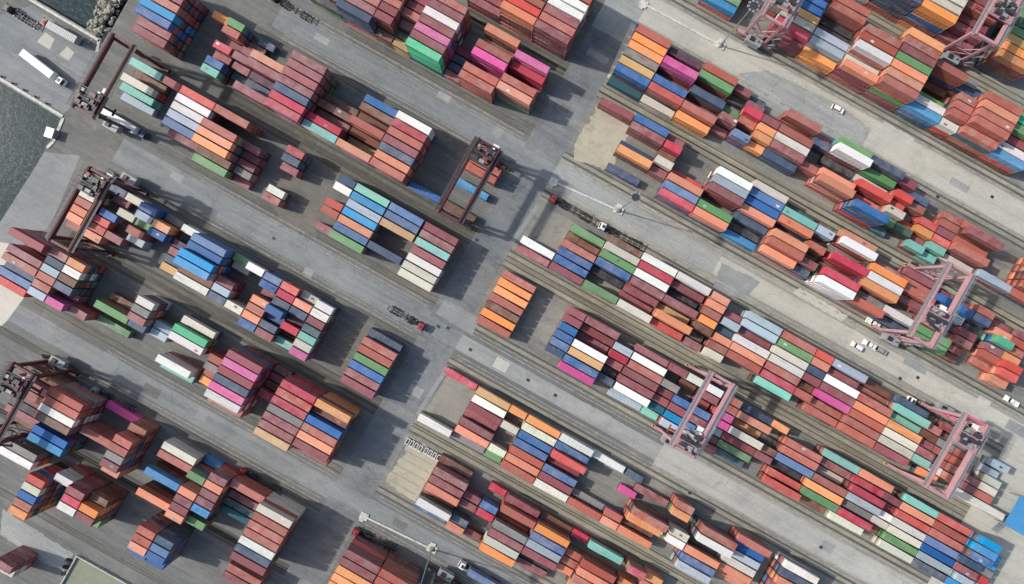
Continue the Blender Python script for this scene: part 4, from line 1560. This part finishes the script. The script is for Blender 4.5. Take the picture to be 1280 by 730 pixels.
# low white-walled yard in the corner by the apron
yd = empty("walled_yard", at(120, 735, 0), ROT)
yd.name = "walled_yard"
L2_, W2_ = 26.0, 12.0
o0 = at(98, 693, 0)
yd.location = (o0.x, o0.y, 0)
fl = MB()
fl.box(0.3, L2_, -W2_, -0.3, 0.02, 0.3)
fl.build("roof_deck", M['olive'], yd)
for nm, bx in (("parapet", (0, L2_, -0.3, 0.0)), ("parapet", (0, 0.3, -W2_, -0.3)), ("parapet", (0, L2_, -W2_ - 0.3, -W2_))):
    w = MB()
    w.box(bx[0], bx[1], bx[2], bx[3], 0.02, 1.1)
    w.build(nm, M['white_conc'], yd)
tag(yd, "low white-walled yard with a flat olive deck by the pale apron", "walled yard")
for k, (px, py, lab) in enumerate(((87, 700, "dark rubber fender block by the walled yard's corner, topmost of its row"), (84, 708, "dark rubber fender block in the middle of the row by the walled yard"),
                                   (82, 716, "dark rubber fender block by the walled yard, farthest along its row"))):
    p = at(px, py, 0)
    r = empty("fender_block", p, ROT + 0.3 * k)
    m = MB()
    m.tube((-0.9, 0, 0.62), (0.9, 0, 0.62), 0.6, 0.6, 12)
    m.build("drum", M['rubber'], r)
    m = MB()
    m.tube((-0.93, 0, 0.62), (0.93, 0, 0.62), 0.25, 0.25, 8)
    m.build("core", M['grey'], r)
    tag(r, lab, "fender")

# boulders of the revetment between the pier and the land edge
rv = empty("rock_revetment", at(126, 22, 0))
rr = random.Random(5)
rocks = []
for k in range(5):
    bm = bmesh.new()
    bmesh.ops.create_icosphere(bm, subdivisions=1, radius=1.0)
    for v in bm.verts:
        v.co *= rr.uniform(0.75, 1.2)
        v.co.z *= 0.75
    me = bpy.data.meshes.new("rock")
    bm.to_mesh(me)
    bm.free()
    me.materials.append(M['rock'])
    rocks.append(me)
base = at(126, 22, 0)
for k in range(110):
    t = rr.uniform(0, 1)
    w = rr.uniform(-1, 1)
    c = at(142 - 30 * t, -12 + 66 * t, 0) + Vector((CT, -ST, 0)) * w * 3.4
    o = bpy.data.objects.new("rock", rr.choice(rocks))
    o.parent = rv
    sc = rr.uniform(0.5, 1.35)
    o.location = (c.x - base.x, c.y - base.y, rr.uniform(-1.9, -0.6) + (0.8 if abs(w) < 0.5 else 0))
    o.scale = (sc * rr.uniform(0.8, 1.6), sc * rr.uniform(0.7, 1.1), sc)
    o.rotation_euler = (rr.uniform(-.4, .4), rr.uniform(-.4, .4), rr.uniform(0, 6))
    COL.objects.link(o)
tag(rv, "heap of pale boulders filling the corner between pier and land", "revetment")

# mooring bollards on the quay edge
for k in range(5):
    p = at(0 + 14 * k, 101 + 8.4 * k, 0)
    r = empty("bollard", p + V * -1.6)
    m = MB()
    m.tube((0, 0, 0.03), (0, 0, 0.75), 0.28, 0.24, 10)
    m.build("post", M['black'], r)
    m = MB()
    m.tube((0, 0, 0.75), (0, 0, 0.98), 0.45, 0.36, 10)
    m.build("cap", M['black'], r)
    tag(r, "black iron mooring bollard along the pier edge by the water", "bollard", "bollards along the pier")
# white mooring hut at the pier corner
h_ = at(68, 168, 0)
r = empty("mooring_hut", h_, ROT + 0.2)
m = MB()
m.box(-1.2, 1.2, -1.5, 1.5, 0.03, 2.3)
m.build("wall", M['grey'], r)
m = MB()
m.box(-1.4, 1.4, -1.7, 1.7, 2.3, 2.5)
m.build("roof", M['galv'], r)
m = MB()
m.box(-0.5, 0.5, -1.54, -1.5, 0.1, 2.0)
m.build("door", M['steel'], r)
tag(r, "small grey hut at the corner of the quay by the water", "hut")

# sky blue canopy and its steel stair at the yard's end
cv = at(1276, 644, 4.0)
r = empty("blue_canopy", (cv.x, cv.y, 0), ROT)
m = MB()
m.frustum(-4, 10, -5.5, 5.5, 4.6, -4, 10, -0.15, 0.15, 5.6)
m.build("roof", paint_mat("sky_sheet", srgb(66, 132, 178), 0.5, 0.4, 0.3), r)
for sx in (-3.8, 9.6):
    for sy in (-5.2, 5.2):
        m = MB()
        m.box(sx - 0.12, sx + 0.12, sy - 0.12, sy + 0.12, 0.02, 4.6)
        m.build("post", M['galv'], r)
tag(r, "sky blue sheet-roofed canopy on steel posts at the yard's end", "canopy")
sv = at(1254, 655, 2.0)
r = empty("steel_stair", (sv.x, sv.y, 0), ROT)
for k in range(9):
    m = MB()
    m.box(-0.9, 0.9, -3.4 + k * 0.75, -2.9 + k * 0.75, 0.25 + 0.28 * k, 0.32 + 0.28 * k)
    m.build("tread", M['galv'], r)
m = MB()
for sx in (-1, 1):
    m.bar((sx * 0.98, -3.6, 0.1), (sx * 0.98, 3.6, 2.75), 0.1, 0.3)
    m.bar((sx * 0.98, -3.6, 1.1), (sx * 0.98, 3.6, 3.75), 0.06)
m.build("stringer", M['galv'], r)
tag(r, "galvanised steel stair beside the sky blue canopy", "stair")

# manhole and drain covers in the roads
drains = [(700, 310), (722, 316), (1016, 310), (1172, 246), (1240, 246), (905, 494), (694, 494), (862, 616), (1125, 473), (1147, 472), (660, 475), (1026, 684), (588, 437), (596, 300), (424, 300), (342, 298), (560, 410), (548, 408)]
for k, (px, py) in enumerate(drains):
    m = MB()
    m.box(-0.55, 0.55, -0.5, 0.5, 0.092, 0.12)
    o = m.build("drain_cover", M['steel'])
    o.location = at(px, py, 0)
    o.rotation_euler = (0, 0, ROT)
    tag(o, "square dark iron drain cover set in the road paving", "drain cover", "drain covers in the roads")
